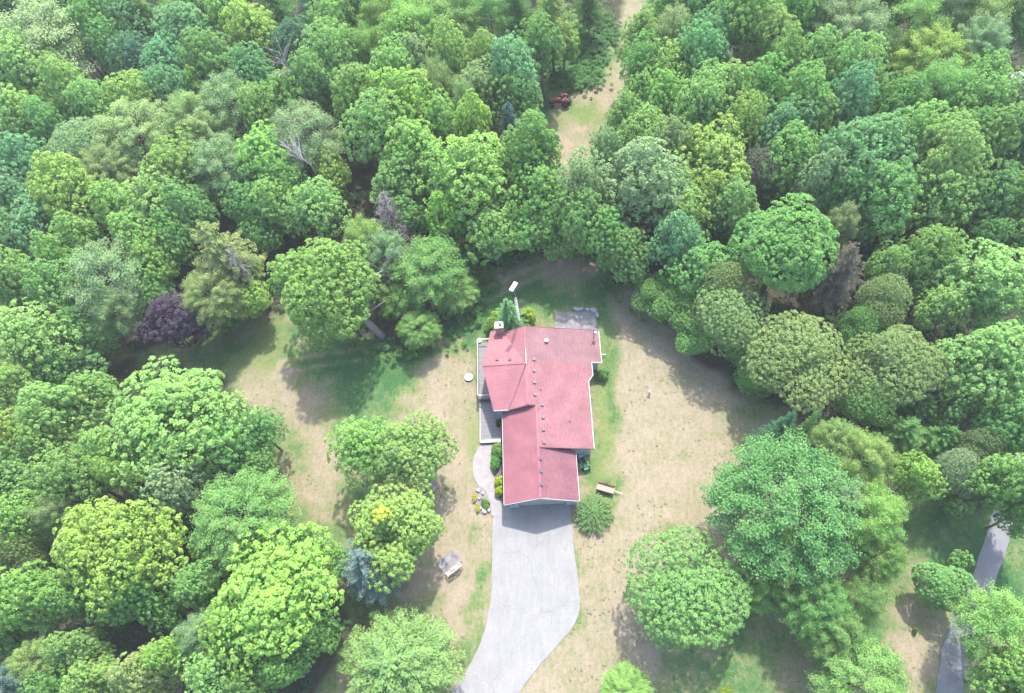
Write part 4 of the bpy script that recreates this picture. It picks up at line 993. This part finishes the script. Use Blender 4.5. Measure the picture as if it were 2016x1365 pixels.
# ------------------------------------------------------------------ trees
rt = random.Random(5); tree_xy = []
for i, (x, y, r, k, c, h, lab, lm) in enumerate(T):
    pid = rt.randrange(len(PR[k])); me = PR[k][pid]
    if h is None: h = 14
    hh = h * rt.uniform(.97, 1.05); zfrac = Z0 / H0 if k not in ('t', 'c', 'p') else (.62 if k == 'p' else .42)
    zc = hh * zfrac; bx, by, _ = P(x, y, zc); s = mpp(x, y, zc); rm = r * s * (1.15 if y < 450 else 1.07)
    root = empty(NM[k], (bx, by, 0), rt.uniform(0, 6.28)); lean = rt.uniform(-.03, .03)
    root.scale = (rm / R0 * rt.uniform(.95, 1.05), rm / R0 * rt.uniform(.95, 1.05), hh / H0)
    trunk = link('trunk', TRK_P if k in 'ptc' else (TRK_PALE if lab.startswith('open-crowned') or lab.startswith('large pale open') else TRK_ME[i % 3]), root)
    cr_ = link('crown', me, root)
    col = np.array(PAL[c][0]) * (.8 if k in 'ptc' else 1); j = rt.uniform(-.10, .10); col = col * (1 + j) * np.array([1 + rt.uniform(-.10, .12), 1 + rt.uniform(-.03, .04), 1 + rt.uniform(-.1, .12)])
    cr_.color = (*col, 1)
    tag(root, lab or LAB[i], 'tree' if not ('bush' in lab or 'shrub' in lab) else 'bush', 'trees of the surrounding woods' if not lab else None)
    tree_xy.append((bx, by, rm))

# maple with a thick leaning trunk
b0 = P(752, 662, 0); top = P(640, 560, 10.5); root = empty('broadleaf_tree', (b0[0], b0[1], 0))
tag(root, 'large maple whose thick bare trunk leans out at the clearing edge, left of the house', 'tree')
dx, dy = top[0] - b0[0], top[1] - b0[1]; sc = 112 * mpp(640, 560, 9.5)
cr_ = link('crown', PR['big'][0], root, (dx, dy, 10.0 - Z0 * sc / R0)); cr_.scale = (sc / R0,) * 3; cr_.color = (.205, .355, .082, 1)
tk = MB(); tk.tube([(0, 0, -.3), (0, 0, .3), (dx * .3, dy * .3, 3.2), (dx * .65, dy * .65, 6.6), (dx, dy, 10.5)], [.62, .50, .44, .34, .12], 10)
for a_ in range(9):
    q = Vector((dx, dy, 10)) * (.45 + .05 * a_); e = q + Vector((math.cos(a_ * 2.3) * 4.2, math.sin(a_ * 2.3) * 4.2, 3)); tk.tube([q, q.lerp(e, .5) + Vector((0, 0, -.4)), e], [.18, .12, .03], 6)
tk.build('trunk', M['pale_bark'], root, smooth=True)
lean_root = root
# yellow shoot on the lower lawn maple
ys = [o for o in bpy.data.objects if o.get('label', '').startswith('round lawn maple')][0]


def dead_tree(px, py, zt, h, R, n, label, m, conical=True, seed=1, lean=(0, 0), z0f=.2):
    r = random.Random(seed); x, y, _ = P(px, py, zt * .75); root = empty('dead_tree', (x, y, 0)); tag(root, label, 'dead tree')
    tk = MB().tube([(0, 0, 0), (lean[0] * .5, lean[1] * .5, zt * .5), (lean[0], lean[1], zt)], [.22, .16, .03], 7); tk.build('trunk', m, root)
    br = MB()
    for k in range(n):
        f = z0f + (1 - z0f) * k / n; p = Vector((lean[0] * f, lean[1] * f, zt * f)); a_ = r.uniform(0, 6.28)
        ln = R * ((1 - f) ** .7 + .12) * r.uniform(.6, 1.15) if conical else R * r.uniform(.5, 1.1)
        e = p + Vector((math.cos(a_) * ln, math.sin(a_) * ln, ln * (r.uniform(-.1, .25) if conical else r.uniform(.5, 1.2))))
        mid_ = p.lerp(e, .55) + Vector((r.uniform(-.1, .1), r.uniform(-.1, .1), .12)); br.tube([p, mid_, e], [.05, .032, .010], 4, False)
        for _ in range(7 if conical else 5):
            s = p.lerp(e, r.uniform(.3, .95)); a2 = a_ + r.uniform(-1.2, 1.2); l2 = ln * r.uniform(.18, .4)
            br.tube([s, s + Vector((math.cos(a2) * l2, math.sin(a2) * l2, l2 * r.uniform(-.2, .5)))], [.024, .009], 3, False)
    o = br.build('branches', m, root); return root


dead_tree(766, 412, 12, 12, 3.3, 190, 'grey fuzzy dead conifer in the dark gap above the leaning maple', M['dead_wood'], True, 3)
dead_tree(795, 462, 8, 7, 2.8, 90, 'lower grey dead conifer right beneath the taller dead one', M['dead_wood'], True, 4)
dead_tree(576, 150, 17, 17, 2.6, 22, 'bare whitish branched snag in the upper left woods', M['pale_bark'], False, 5, z0f=.6)
dead_tree(763, 545, 9, 9, 3.0, 26, 'bare pale twigs beside the leaning maple, on its right', M['pale_bark'], False, 8, z0f=.45)
dead_tree(470, 522, 13, 13, 3.4, 36, 'bare grey twiggy branches on the right of the olive pine', M['pale_bark'], True, 9, z0f=.6)
# white limbs of the leaning birch
x, y, _ = P(655, 382, 3); bt = empty('birch_tree', (x, y, 0)); tag(bt, 'slender pale birch trunk leaning left over the upper left woods', 'tree')
e = Vector(P(563, 290, 15)) - Vector((x, y, 0)); m_ = Vector(P(612, 325, 9.5)) - Vector((x, y, 0))
br = MB(); br.tube([(0, 0, 0), m_ * .5, m_, e], [.2, .17, .12, .04], 7)
for k in range(14):
    s = m_.lerp(e, k / 15); a_ = rnd.uniform(0, 6.28); ln = rnd.uniform(1.4, 3.0); d = Vector((math.cos(a_) * .5 - .5, math.sin(a_) * .6 + .5, .55)).normalized(); q = s + d * ln
    br.tube([s, s.lerp(q, .5) + Vector((0, 0, .15)), q], [.06, .04, .012], 5)
    for _ in range(4): s2 = s.lerp(q, rnd.uniform(.3, .9)); br.tube([s2, s2 + Vector((rnd.uniform(-.8, .4), rnd.uniform(-.4, .9), .5))], [.022, .008], 3)
br.build('trunk', mat('birch_bark', (.30, .28, .265), .8, .25, 4), bt)

# ------------------------------------------------------------------ shrubs and garden plants


def shrub(px, py, rpx, hz, col, label, me=None, cat='shrub', name='shrub', sy=1.0, group=None, rz=None):
    z = hz * .5; x, y, _ = P(px, py, z); s = mpp(px, py, z) * rpx; root = empty(name, (x, y, 0), rt.uniform(0, 6) if rz is None else rz)
    tag(root, label, cat, group)
    st = MB()
    for k in range(5): a_ = k * 1.26; st.tube([(0, 0, -.1), (math.cos(a_) * .3 * s, math.sin(a_) * .3 * s * sy, hz * .6)], [.04, .015], 5)
    st.build('stems', M['bark'], root)
    o = link('foliage', me or shrub_me[rt.randrange(2)], root); o.scale = (s, s * sy, hz / 1.7 if me is None else hz); o.color = (*col, 1)
    return root


shrub(1168, 1010, 38, 1.7, (.105, .205, .062), 'round spreading juniper beside the garage corner and driveway', juniper_me)
shrub(1186, 737, 11.5, 1.3, (.13, .29, .07), 'small clipped round bush beside the right wall of the house')
shrub(977, 885, 11, 1.3, (.19, .34, .08), 'pale green shrub at the top of the garage-side bed', sy=1.2, rz=0)
shrub(975, 910, 11, 1.2, (.10, .27, .055), 'darker green shrub midway along the garage-side bed', sy=1.3, rz=0)
shrub(984, 898, 9, 1.2, (.08, .22, .05), 'deep green shrub tucked against the garage eave', rz=0)
shrub(982, 948, 10, 1.2, (.42, .52, .03), 'upper bright yellow-green shrub beside the garage', rz=0)
shrub(982, 967, 9, 1.2, (.40, .50, .03), 'lower bright yellow-green shrub beside the garage', rz=0)
shrub(982, 833, 7, 1.0, (.05, .12, .03), 'small dark shrub in the nook between boardwalk and garage', rz=0)
shrub(1803, 1241, 5, .7, (.16, .27, .04), 'tiny lime-green plant alone on the dry right lawn')
shrub(1430, 1366, 14, 1.0, (.18, .27, .04), 'low yellow-green bush at the bottom edge beyond the round lawn tree')
shrub(1040, 622, 17, 3.0, (.34, .48, .06), 'yellow-green bush right of the antenna tower')
shrub(975, 638, 20, 2.6, (.24, .40, .06), 'yellow-green bush at the foot of the small spruce, left side')
shrub(1008, 632, 17, 3.2, (.27, .43, .06), 'yellow-green bush between the small spruce and antenna tower')
# small spruce behind the chimney
x, y, _ = P(989, 640, 1.0); root = empty('spruce_tree', (-6.95, 42.1, 0)); tag(root, 'small pointed green spruce just behind the chimney', 'tree')
link('trunk', TRK_P, root).scale = (.42, .42, .46); o = link('crown', PR['t'][0], root); o.scale = (.50, .50, .52); o.color = (.14, .32, .10, 1); root.rotation_euler.z = .6

# yellow shoot as a sub piece of the lower lawn maple
yshoot = maple(801, nl=7, lob=.42, core=.75, csz=.2, per=24, size=.26, nclump=12, sparse=.5, R=1.1, name='yellow_shoot'); yshoot.transform(Matrix.Translation((0, 0, -Z0)))
ysw = P(752, 1016, 11.3)
o = link('yellow_shoot', yshoot, ys); o.matrix_parent_inverse = Matrix.Identity(4)
inv = Matrix.LocRotScale(ys.location, ys.rotation_euler, ys.scale).inverted(); o.matrix_local = inv @ Matrix.Translation(Vector(ysw)); o.color = (.40, .50, .07, 1); o['label'] = 'bright yellow shoot'

# garage-side bed soil, flower bed
bed = sheet('planting_bed', [h2w(u, v)[:2] for u, v in ((-4.9, 1.2), (-3.66, .5), (-3.66, 8.1), (-4.6, 8.1), (-5.1, 6.5), (-5.0, 3.2))], .03, M['soil'], .1)
fb_c = P(949, 986); s = mpp(949, 986); fbp = []
for k in range(22):
    a_ = 2 * math.pi * k / 22; px = 949 + 15 * math.cos(a_) + 5 * math.sin(a_) * -1 * .4; py = 986 - 27 * math.sin(a_) + 4 * math.cos(a_); fbp.append(P(px, py)[:2])
fb = sheet('flower_bed', fbp, .05, mat('bed_gravel', (.17, .15, .15), .95, .4, 8, .6, 30), .15, kind=None); tag(fb, 'oval flower bed of dark gravel beside the garden path', 'flower bed')
for (x, y, sz, lb) in ((942, 966, .30, 'white stone at the top of the oval flower bed'), (951, 972, .2, 'small white stone right of centre in the flower bed top'), (943, 982, .22, 'white stone at the middle of the flower bed'),
                       (947, 1001, .2, 'small white stone in the lower flower bed'), (954, 1007, .32, 'largest white stone at the bottom of the flower bed'), (963, 1005, .24, 'white stone at the lower right rim of the flower bed')):
    boulder(x, y, sz, sz * .8, .25, x, M['white_stone'], lb, 'garden_stone', 'white stones in the flower bed', 'stone', z=.04)
shrub(955, 990, 8, .5, (.09, .20, .04), 'leafy green plant in the flower bed', name='garden_plant', cat='plant'); shrub(957, 999, 6, .5, (.15, .27, .05), 'lime plant at the lower right of the flower bed', name='garden_plant', cat='plant')
shrub(934, 980, 5, .4, (.36, .33, .04), 'orange-yellow flowering plant on the upper left rim of the bed', name='flowering_plant', cat='flowers', sy=1.8, rz=0); shrub(941, 1001, 5, .4, (.34, .33, .05), 'yellow flowering plant on the lower left rim of the bed', name='flowering_plant', cat='flowers', sy=1.5, rz=0)

# round white table / lid on the lawn
x, y, _ = P(923, 743, .1); wt = empty('round_lid', (x, y, 0)); tag(wt, 'round white lid lying low on the lawn left of the deck', 'lid')
MB().cyl((0, 0, .12), (0, 0, .20), .52, 32, .50).build('cover', M['white'], wt); MB().cyl((0, 0, -.1), (0, 0, .12), .46, 24).build('collar', M['concrete'], wt); MB().cyl((0, 0, .20), (0, 0, .215), .1, 12).build('plug', M['trim'], wt)
x, y, _ = P(845, 957, .2); st_ = empty('tree_stump', (x, y, 0)); tag(st_, 'grey stump on a round stone ring below the double lawn maple', 'stump')
MB().cyl((0, 0, 0), (0, 0, .45), .28, 14, .25).build('stump', M['pale_bark'], st_); MB().cyl((0, 0, -.05), (0, 0, .07), .85, 20).build('stone_ring', M['old_concrete'], st_)

# ------------------------------------------------------------------ bench on its slab
sl_pts = [P(x, y)[:2] for x, y in ((859, 1107), (894, 1082), (910, 1106), (875, 1134))]
sl = sheet('concrete_slab', sl_pts, .08, M['old_concrete'], .2, kind=None); tag(sl, 'square grey concrete slab on the lawn left of the driveway', 'slab')
x, y, _ = P(896, 1125, .4); bn = empty('garden_bench', (x, y, .08), math.atan2(P(906, 1114)[1] - P(884, 1131)[1], P(906, 1114)[0] - P(884, 1131)[0])); tag(bn, 'pink-brown double garden seat on the edge of the concrete slab', 'bench')
for k, (u0, u1) in enumerate(((-.75, -.22), (.22, .75))):
    for j_ in range(4): MB().box((u0, -.02 + j_ * .12, .42), (u1, .08 + j_ * .12, .45)).build('seat_slat', M['benchwood'], bn)
    for j_ in range(4): MB().box((u0 + j_ * .135, -.12, .5), (u0 + .11 + j_ * .135, -.08, .98)).build('back_slat', M['benchwood'], bn)
MB().box((-.85, -.14, .96), (.85, -.05, 1.02)).build('top_rail', M['benchwood'], bn)
MB().box((-.2, -.02, .60), (.2, .42, .63)).build('middle_table', M['benchwood'], bn)
for u_ in (-.86, -.2, .2, .86):
    MB().box((u_ - .06, -.1, .62), (u_ + .06, .48, .65)).build('armrest', M['benchwood'], bn)
    for v_ in (-.08, .42): MB().box((u_ - .035, v_ - .035, 0), (u_ + .035, v_ + .035, .62)).build('leg', M['benchwood'], bn)
MB().cyl((0, .15, .63), (0, .15, .80), .06, 10).build('cup', M['black'], bn)


def wheel(par, x, y, z, r, w, ax='y', n=20, rim='steel'):
    e = empty('wheel', (x, y, z)); e.parent = par
    d = Vector((0, 1, 0)) if ax == 'y' else Vector((1, 0, 0)); b_ = MB()
    prof = [(-w / 2, r * .62), (-w / 2, r * .93), (-w * .35, r), (w * .35, r), (w / 2, r * .93), (w / 2, r * .62)]
    V = []; Fs = []
    for k in range(n):
        t_ = 2 * math.pi * k / n
        for o_, q in prof: V.append(d * o_ + (Vector((math.cos(t_), 0, math.sin(t_))) if ax == 'y' else Vector((0, math.cos(t_), math.sin(t_)))) * q)
    m_ = len(prof)
    for k in range(n):
        for i_ in range(m_): Fs.append((k * m_ + i_, ((k + 1) % n) * m_ + i_, ((k + 1) % n) * m_ + (i_ + 1) % m_, k * m_ + (i_ + 1) % m_))
    b_.add(V, Fs).build('tyre', M['rubber'], e)
    MB().cyl(d * (-w * .3), d * (w * .3), r * .62, n).build('rim', M[rim], e); return e


# ------------------------------------------------------------------ small trailer
a_ = P(1178, 957, .5); c_ = P(1209, 966, .5); x, y, _ = P(1192.5, 961, .5)
tr = empty('garden_trailer', (x, y, 0), math.atan2(c_[1] - a_[1], c_[0] - a_[0])); tag(tr, 'small tan garden trailer with red rail on the dry lawn', 'trailer')
LT, WT = .98, .42
MB().box((-LT, -WT, .38), (LT, WT, .44)).build('bed_floor', M['tan'], tr)
for (p0, p1, m_) in (((-LT, WT - .04, .44), (LT, WT, .72), 'red'), ((-LT, -WT, .44), (LT, -WT + .04, .62), 'tan'), ((-LT, -WT + .04, .44), (-LT + .04, WT - .04, .62), 'tan'), ((LT - .04, -WT + .04, .44), (LT, WT - .04, .62), 'tan')):
    MB().box(p0, p1).build('side_panel', M[m_], tr)
MB().beam((LT, 0, .36), (LT + .9, -.02, .32), .05, .05).build('tongue', M['steel'], tr)
MB().cyl((-.05, -WT - .1, .24), (-.05, WT + .1, .24), .025, 8).build('axle', M['steel'], tr)
for s_ in (-1, 1): wheel(tr, -.05, s_ * (WT + .12), .24, .24, .12)

# ------------------------------------------------------------------ riding mower
x, y, _ = P(1144, 913, .4); mw = empty('riding_mower', (x + .35, y, 0), math.radians(-72)); tag(mw, 'green riding mower parked beside the garage wall', 'mower')
MB().box((.15, -.28, .35), (.85, .28, .72)).build('hood', M['green'], mw, bevel=.06); MB().box((-.7, -.42, .30), (.15, .42, .42)).build('floor', M['green'], mw, bevel=.03)
MB().box((-.62, -.42, .42), (-.2, .42, .58)).build('fender', M['green'], mw, bevel=.05)
MB().box((-.55, -.22, .60), (-.15, .22, .70)).build('seat', M['black'], mw, bevel=.03); MB().box((-.6, -.22, .68), (-.52, .22, 1.0)).build('backrest', M['black'], mw, bevel=.02)
MB().cyl((.18, 0, .7), (.05, 0, .95), .02, 6).build('steering_column', M['black'], mw); MB().cyl((.05, 0, .95), (.04, 0, .97), .17, 16).build('steering_wheel', M['black'], mw)
MB().box((-.2, -.55, .12), (.35, .55, .26)).build('cutting_deck', M['yellow'], mw, bevel=.03); MB().box((-1.15, -.38, .3), (-.66, .38, .85)).build('grass_bag', M['stone'], mw, bevel=.06)
for s_ in (-1, 1): wheel(mw, .62, s_ * .36, .17, .17, .12, rim='yellow'); wheel(mw, -.45, s_ * .4, .25, .25, .2, rim='yellow')

# ------------------------------------------------------------------ old red tractor
x, y, _ = P(1101, 200, .6); tc_ = empty('old_tractor', (x, y, 0), math.radians(187)); tag(tc_, 'old rusty red tractor parked at the edge of the grassy track', 'tractor')
MB().box((-.2, -.28, .75), (1.45, .28, 1.25)).build('hood', M['red'], tc_, bevel=.06); MB().box((1.45, -.25, .55), (1.52, .25, 1.22)).build('grille', M['rubber'], tc_)
MB().box((-.95, -.2, .5), (1.4, .2, .75)).build('frame', M['rubber'], tc_); MB().box((-1.15, -.35, .45), (-.55, .35, .85)).build('gearbox', M['red'], tc_, bevel=.04)
for s_ in (-1, 1):
    wheel(tc_, -.85, s_ * .78, .62, .62, .30, rim='red'); wheel(tc_, 1.15, s_ * .60, .34, .34, .18, rim='red')
    MB().tube([(-1.45, s_ * .55, .95), (-1.2, s_ * .55, 1.28), (-.8, s_ * .55, 1.36), (-.35, s_ * .55, 1.2)], [.06] * 4, 6).build('fender', M['red'], tc_)
    MB().box((-1.3, s_ * .55 - .14, 1.27), (-.4, s_ * .55 + .14, 1.31)).build('fender', M['red'], tc_)
MB().cyl((1.15, -.6, .34), (1.15, .6, .34), .05, 8).build('front_axle', M['rubber'], tc_); MB().cyl((-.85, -.75, .62), (-.85, .75, .62), .1, 10).build('rear_axle', M['rubber'], tc_)
MB().box((-1.1, -.22, 1.05), (-.72, .22, 1.13)).build('seat', M['red'], tc_, bevel=.03); MB().box((-1.18, -.22, 1.1), (-1.1, .22, 1.35)).build('backrest', M['red'], tc_, bevel=.02)
MB().cyl((-.2, 0, 1.15), (-.48, 0, 1.42), .02, 6).build('steering_column', M['rubber'], tc_); MB().cyl((-.48, 0, 1.42), (-.5, 0, 1.44), .2, 16).build('steering_wheel', M['rubber'], tc_)
MB().cyl((.8, .12, 1.25), (.8, .12, 1.75), .035, 8).build('exhaust_pipe', M['rubber'], tc_)
MB().box((-1.9, -.35, .35), (-1.2, .35, .55)).build('rear_attachment', M['rubber'], tc_)

# ------------------------------------------------------------------ white car at the right edge
x, y, _ = P(2014, 150, .9); cr_ = empty('parked_car', (x + .3, y, 0), math.radians(20)); tag(cr_, 'white car half hidden under trees at the right edge', 'car')
prof = [(-2.1, .35), (-2.15, .8), (-1.9, .98), (-1.35, 1.05), (-.85, 1.46), (.5, 1.48), (1.15, 1.02), (2.0, .88), (2.15, .6), (2.1, .35)]
V = [(u_, -.85 * (1 if z_ < 1.1 else .78), z_) for u_, z_ in prof] + [(u_, .85 * (1 if z_ < 1.1 else .78), z_) for u_, z_ in prof]; n_ = len(prof)
MB().add(V, [tuple(range(n_)), tuple(range(2 * n_ - 1, n_ - 1, -1))] + [(i_, i_ + n_, (i_ + 1) % n_ + n_, (i_ + 1) % n_) for i_ in range(n_)]).build('body', M['white'], cr_, bevel=.04)
MB().add([(-1.36, -.72, 1.075), (-1.36, .72, 1.075), (-.88, .62, 1.475), (-.88, -.62, 1.475)], [(0, 1, 2, 3)]).build('rear_window', M['glass'], cr_)
MB().add([(1.16, -.72, 1.05), (1.16, .72, 1.05), (.54, .62, 1.50), (.54, -.62, 1.50)], [(0, 3, 2, 1)]).build('windscreen', M['glass'], cr_)
for s_ in (-1, 1):
    MB().box((-.9, s_ * .735 - .01, 1.12), (.75, s_ * .735 + .01, 1.38)).build('side_window', M['glass'], cr_)
    for u_ in (-1.35, 1.35): wheel(cr_, u_, s_ * .8, .32, .32, .2)
# pale stake-like ornament on the dry lawn
x, y, _ = P(1279, 772, .4); sk_ = empty('bird_bath', (x, y, 0)); tag(sk_, 'small pale bird bath standing on the dry lawn right of the house', 'bird bath')
MB().tube([(0, 0, 0), (0, 0, .08), (0, 0, .12), (0, 0, .6), (0, 0, .66)], [.14, .14, .05, .04, .07], 12).build('pedestal', M['concrete'], sk_); MB().tube([(0, 0, .66), (0, 0, .76), (0, 0, .74)], [.07, .2, .16], 18).build('basin', M['concrete'], sk_)
# boulder-like yellow stump at the wood edge
boulder(1151, 532, .35, .45, .3, .2, mat('cut_wood', (.32, .25, .12), .85, .2, 4), 'tan cut log lying at the wood edge above the patio', 'log', None, 'log')

# ------------------------------------------------------------------ undergrowth (nobody could count it)
r = np.random.RandomState(77); n = 5200
pxs = r.uniform(-160, 2180, n * 2); pys = r.uniform(-160, 1480, n * 2); W2 = np.array([P(a_, b_)[:2] for a_, b_ in zip(pxs, pys)])
keep = ~(inpoly(W2[:, 0], W2[:, 1], LW) | inpoly(W2[:, 0], W2[:, 1], GW)); dd = np.minimum(polydist(W2[:, 0], W2[:, 1], LW), polydist(W2[:, 0], W2[:, 1], GW)); rp = [P(a_, b_)[:2] for a_, b_ in ROADPOLY_L + ROADPOLY_R]
keep &= ~inpoly(W2[:, 0], W2[:, 1], rp); keep &= (W2[:, 1] < 150) & (r.uniform(0, 1, len(W2)) < np.where(dd < 5, .9, .5)); W2 = W2[keep]; dd = dd[keep]
hz = r.uniform(.3, 1.0, len(W2)) * np.clip(dd * .5, .6, 2.2); CR = r.uniform(.45, .95, len(W2)) * np.clip(.7 + dd * .08, .7, 1.5)
CP = np.concatenate([W2, hz[:, None] * .6], 1)
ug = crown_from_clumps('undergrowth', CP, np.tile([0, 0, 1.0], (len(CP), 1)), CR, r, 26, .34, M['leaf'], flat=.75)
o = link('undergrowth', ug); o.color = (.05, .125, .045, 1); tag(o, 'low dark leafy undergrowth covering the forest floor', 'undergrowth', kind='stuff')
n = 7000; tx = r.uniform(-60, 2100, n); ty = r.uniform(480, 1420, n); W3 = np.array([P(a_, b_)[:2] for a_, b_ in zip(tx, ty)])
hous = [h2w(u_, v_)[:2] for u_, v_ in ((-7.2, 7.9), (-7.2, 21), (8, 21), (8, 5), (4, 0), (-6, -1))]; dr_poly = dl + dr
ok = inpoly(W3[:, 0], W3[:, 1], LW) & ~inpoly(W3[:, 0], W3[:, 1], hous) & ~inpoly(W3[:, 0], W3[:, 1], dr_poly) & ~inpoly(W3[:, 0], W3[:, 1], rp) & ~inpoly(W3[:, 0], W3[:, 1], dens(wlk) + dens(wrk))
ok &= vnoise(W3[:, 0] + 200, W3[:, 1] + 200, 2.6, 91) + r.uniform(-.25, .25, n) > .52
W3 = W3[ok]; CP = np.concatenate([W3, np.full((len(W3), 1), .0)], 1)
tf = crown_from_clumps('lawn_tufts', CP, np.tile([0, 0, 1.0], (len(CP), 1)), r.uniform(.06, .17, len(CP)), r, 9, .12, M['leaf'], flat=.22, asp=.35)
o = link('lawn_tufts', tf); o.color = (.24, .25, .12, 1); tag(o, 'short tufts of grass and clover standing in the dry lawn', 'grass', kind='stuff')
# weedy patches beside the upper track and at the wood edge behind the house
pts = []
for (a_, b_, ra, rb_, m_) in ((1138, 156, 44, 24, 280), (1150, 82, 58, 46, 420), (1092, 130, 24, 26, 110), (1200, 60, 20, 30, 60), (900, 600, 60, 45, 240), (940, 545, 40, 30, 120), (800, 690, 90, 16, 90), (1000, 510, 60, 12, 60), (1120, 505, 90, 10, 60), (1290, 612, 60, 30, 70), (1210, 545, 30, 20, 40)):
    for _ in range(m_):
        q = r.normal(size=2) * .55; pts.append(P(a_ + q[0] * ra, b_ + q[1] * rb_)[:2])
pts = np.array(pts); CR = r.uniform(.25, .6, len(pts)); CP = np.concatenate([pts, r.uniform(.05, .6, (len(pts), 1))], 1)
ug = crown_from_clumps('weeds', CP, np.tile([0, 0, 1.0], (len(CP), 1)), CR, r, 30, .24, M['leaf'], flat=.8)
o = link('weeds', ug); o.color = (.09, .22, .062, 1); tag(o, 'knee-high green weeds beside the track and wood edge', 'weeds', kind='stuff')
# the wood going on beyond what the photograph frames
wx_ = r.uniform(-125, 125, 900); wy_ = r.uniform(-45, 165, 900); cps = []; cds = []; crs = []; placed = []
for a_, b_ in zip(wx_, wy_):
    vv = RM.T @ (np.array([a_, b_, 9.0]) - np.array([0, 0, CAM_H])); qx, qy = CX + vv[0] / vv[2] * F_PX, CY + vv[1] / vv[2] * F_PX
    if -110 < qx < 2130 and -80 < qy < 1470: continue
    pt_ = np.array([[a_, b_]])
    if inpoly(pt_[:, 0], pt_[:, 1], LW)[0] or inpoly(pt_[:, 0], pt_[:, 1], GW)[0] or polydist(pt_[:, 0], pt_[:, 1], rp)[0] < 6: continue
    if any(math.hypot(a_ - p_[0], b_ - p_[1]) < 8.5 for p_ in placed): continue
    placed.append((a_, b_)); D = fib(46, -.4, r, .4); R_ = r.uniform(4, 6); h_ = r.uniform(8, 11)
    cps.append(D * R_ * r.uniform(.8, 1.05, (46, 1)) + np.array([a_, b_, h_])); cds.append(unit(D + np.array([0, 0, .3]))); crs.append(r.uniform(1.0, 1.6, 46))
wd = crown_from_clumps('surrounding_wood', np.concatenate(cps), np.concatenate(cds), np.concatenate(crs), r, 15, .75, M['leaf'])
o = link('surrounding_wood', wd); o.color = (.14, .29, .072, 1); tag(o, 'green broad-leaved wood continuing beyond the trees in view', 'wood', kind='stuff')
print('trees', len(T), 'objects', len(bpy.data.objects))

hz_ = MB().box((-150, -70, -1.2), (150, 230, CAM_H + 1)); hm = bpy.data.materials.new('pale_air'); hm.use_nodes = True; hn = hm.node_tree; hn.nodes.clear()
ho = hn.nodes.new('ShaderNodeOutputMaterial'); hv = hn.nodes.new('ShaderNodeVolumePrincipled'); hv.inputs['Color'].default_value = (.95, .96, .95, 1); hv.inputs['Density'].default_value = HAZE
hn.links.new(hv.outputs[0], ho.inputs['Volume']); o = hz_.build('haze', hm); tag(o, 'thin pale summer haze over the woods', 'haze', kind='stuff')
print('tris', sum(len(m.polygons) * 2 for m in bpy.data.meshes))

for o in bpy.data.objects:
    if o.get('label') and len(o['label'].split()) > 15: print('LONG', o['label'])
_l = [o['label'] for o in bpy.data.objects if o.parent is None and o.get('label')]
print('dups', [l for l in set(_l) if _l.count(l) > 1])
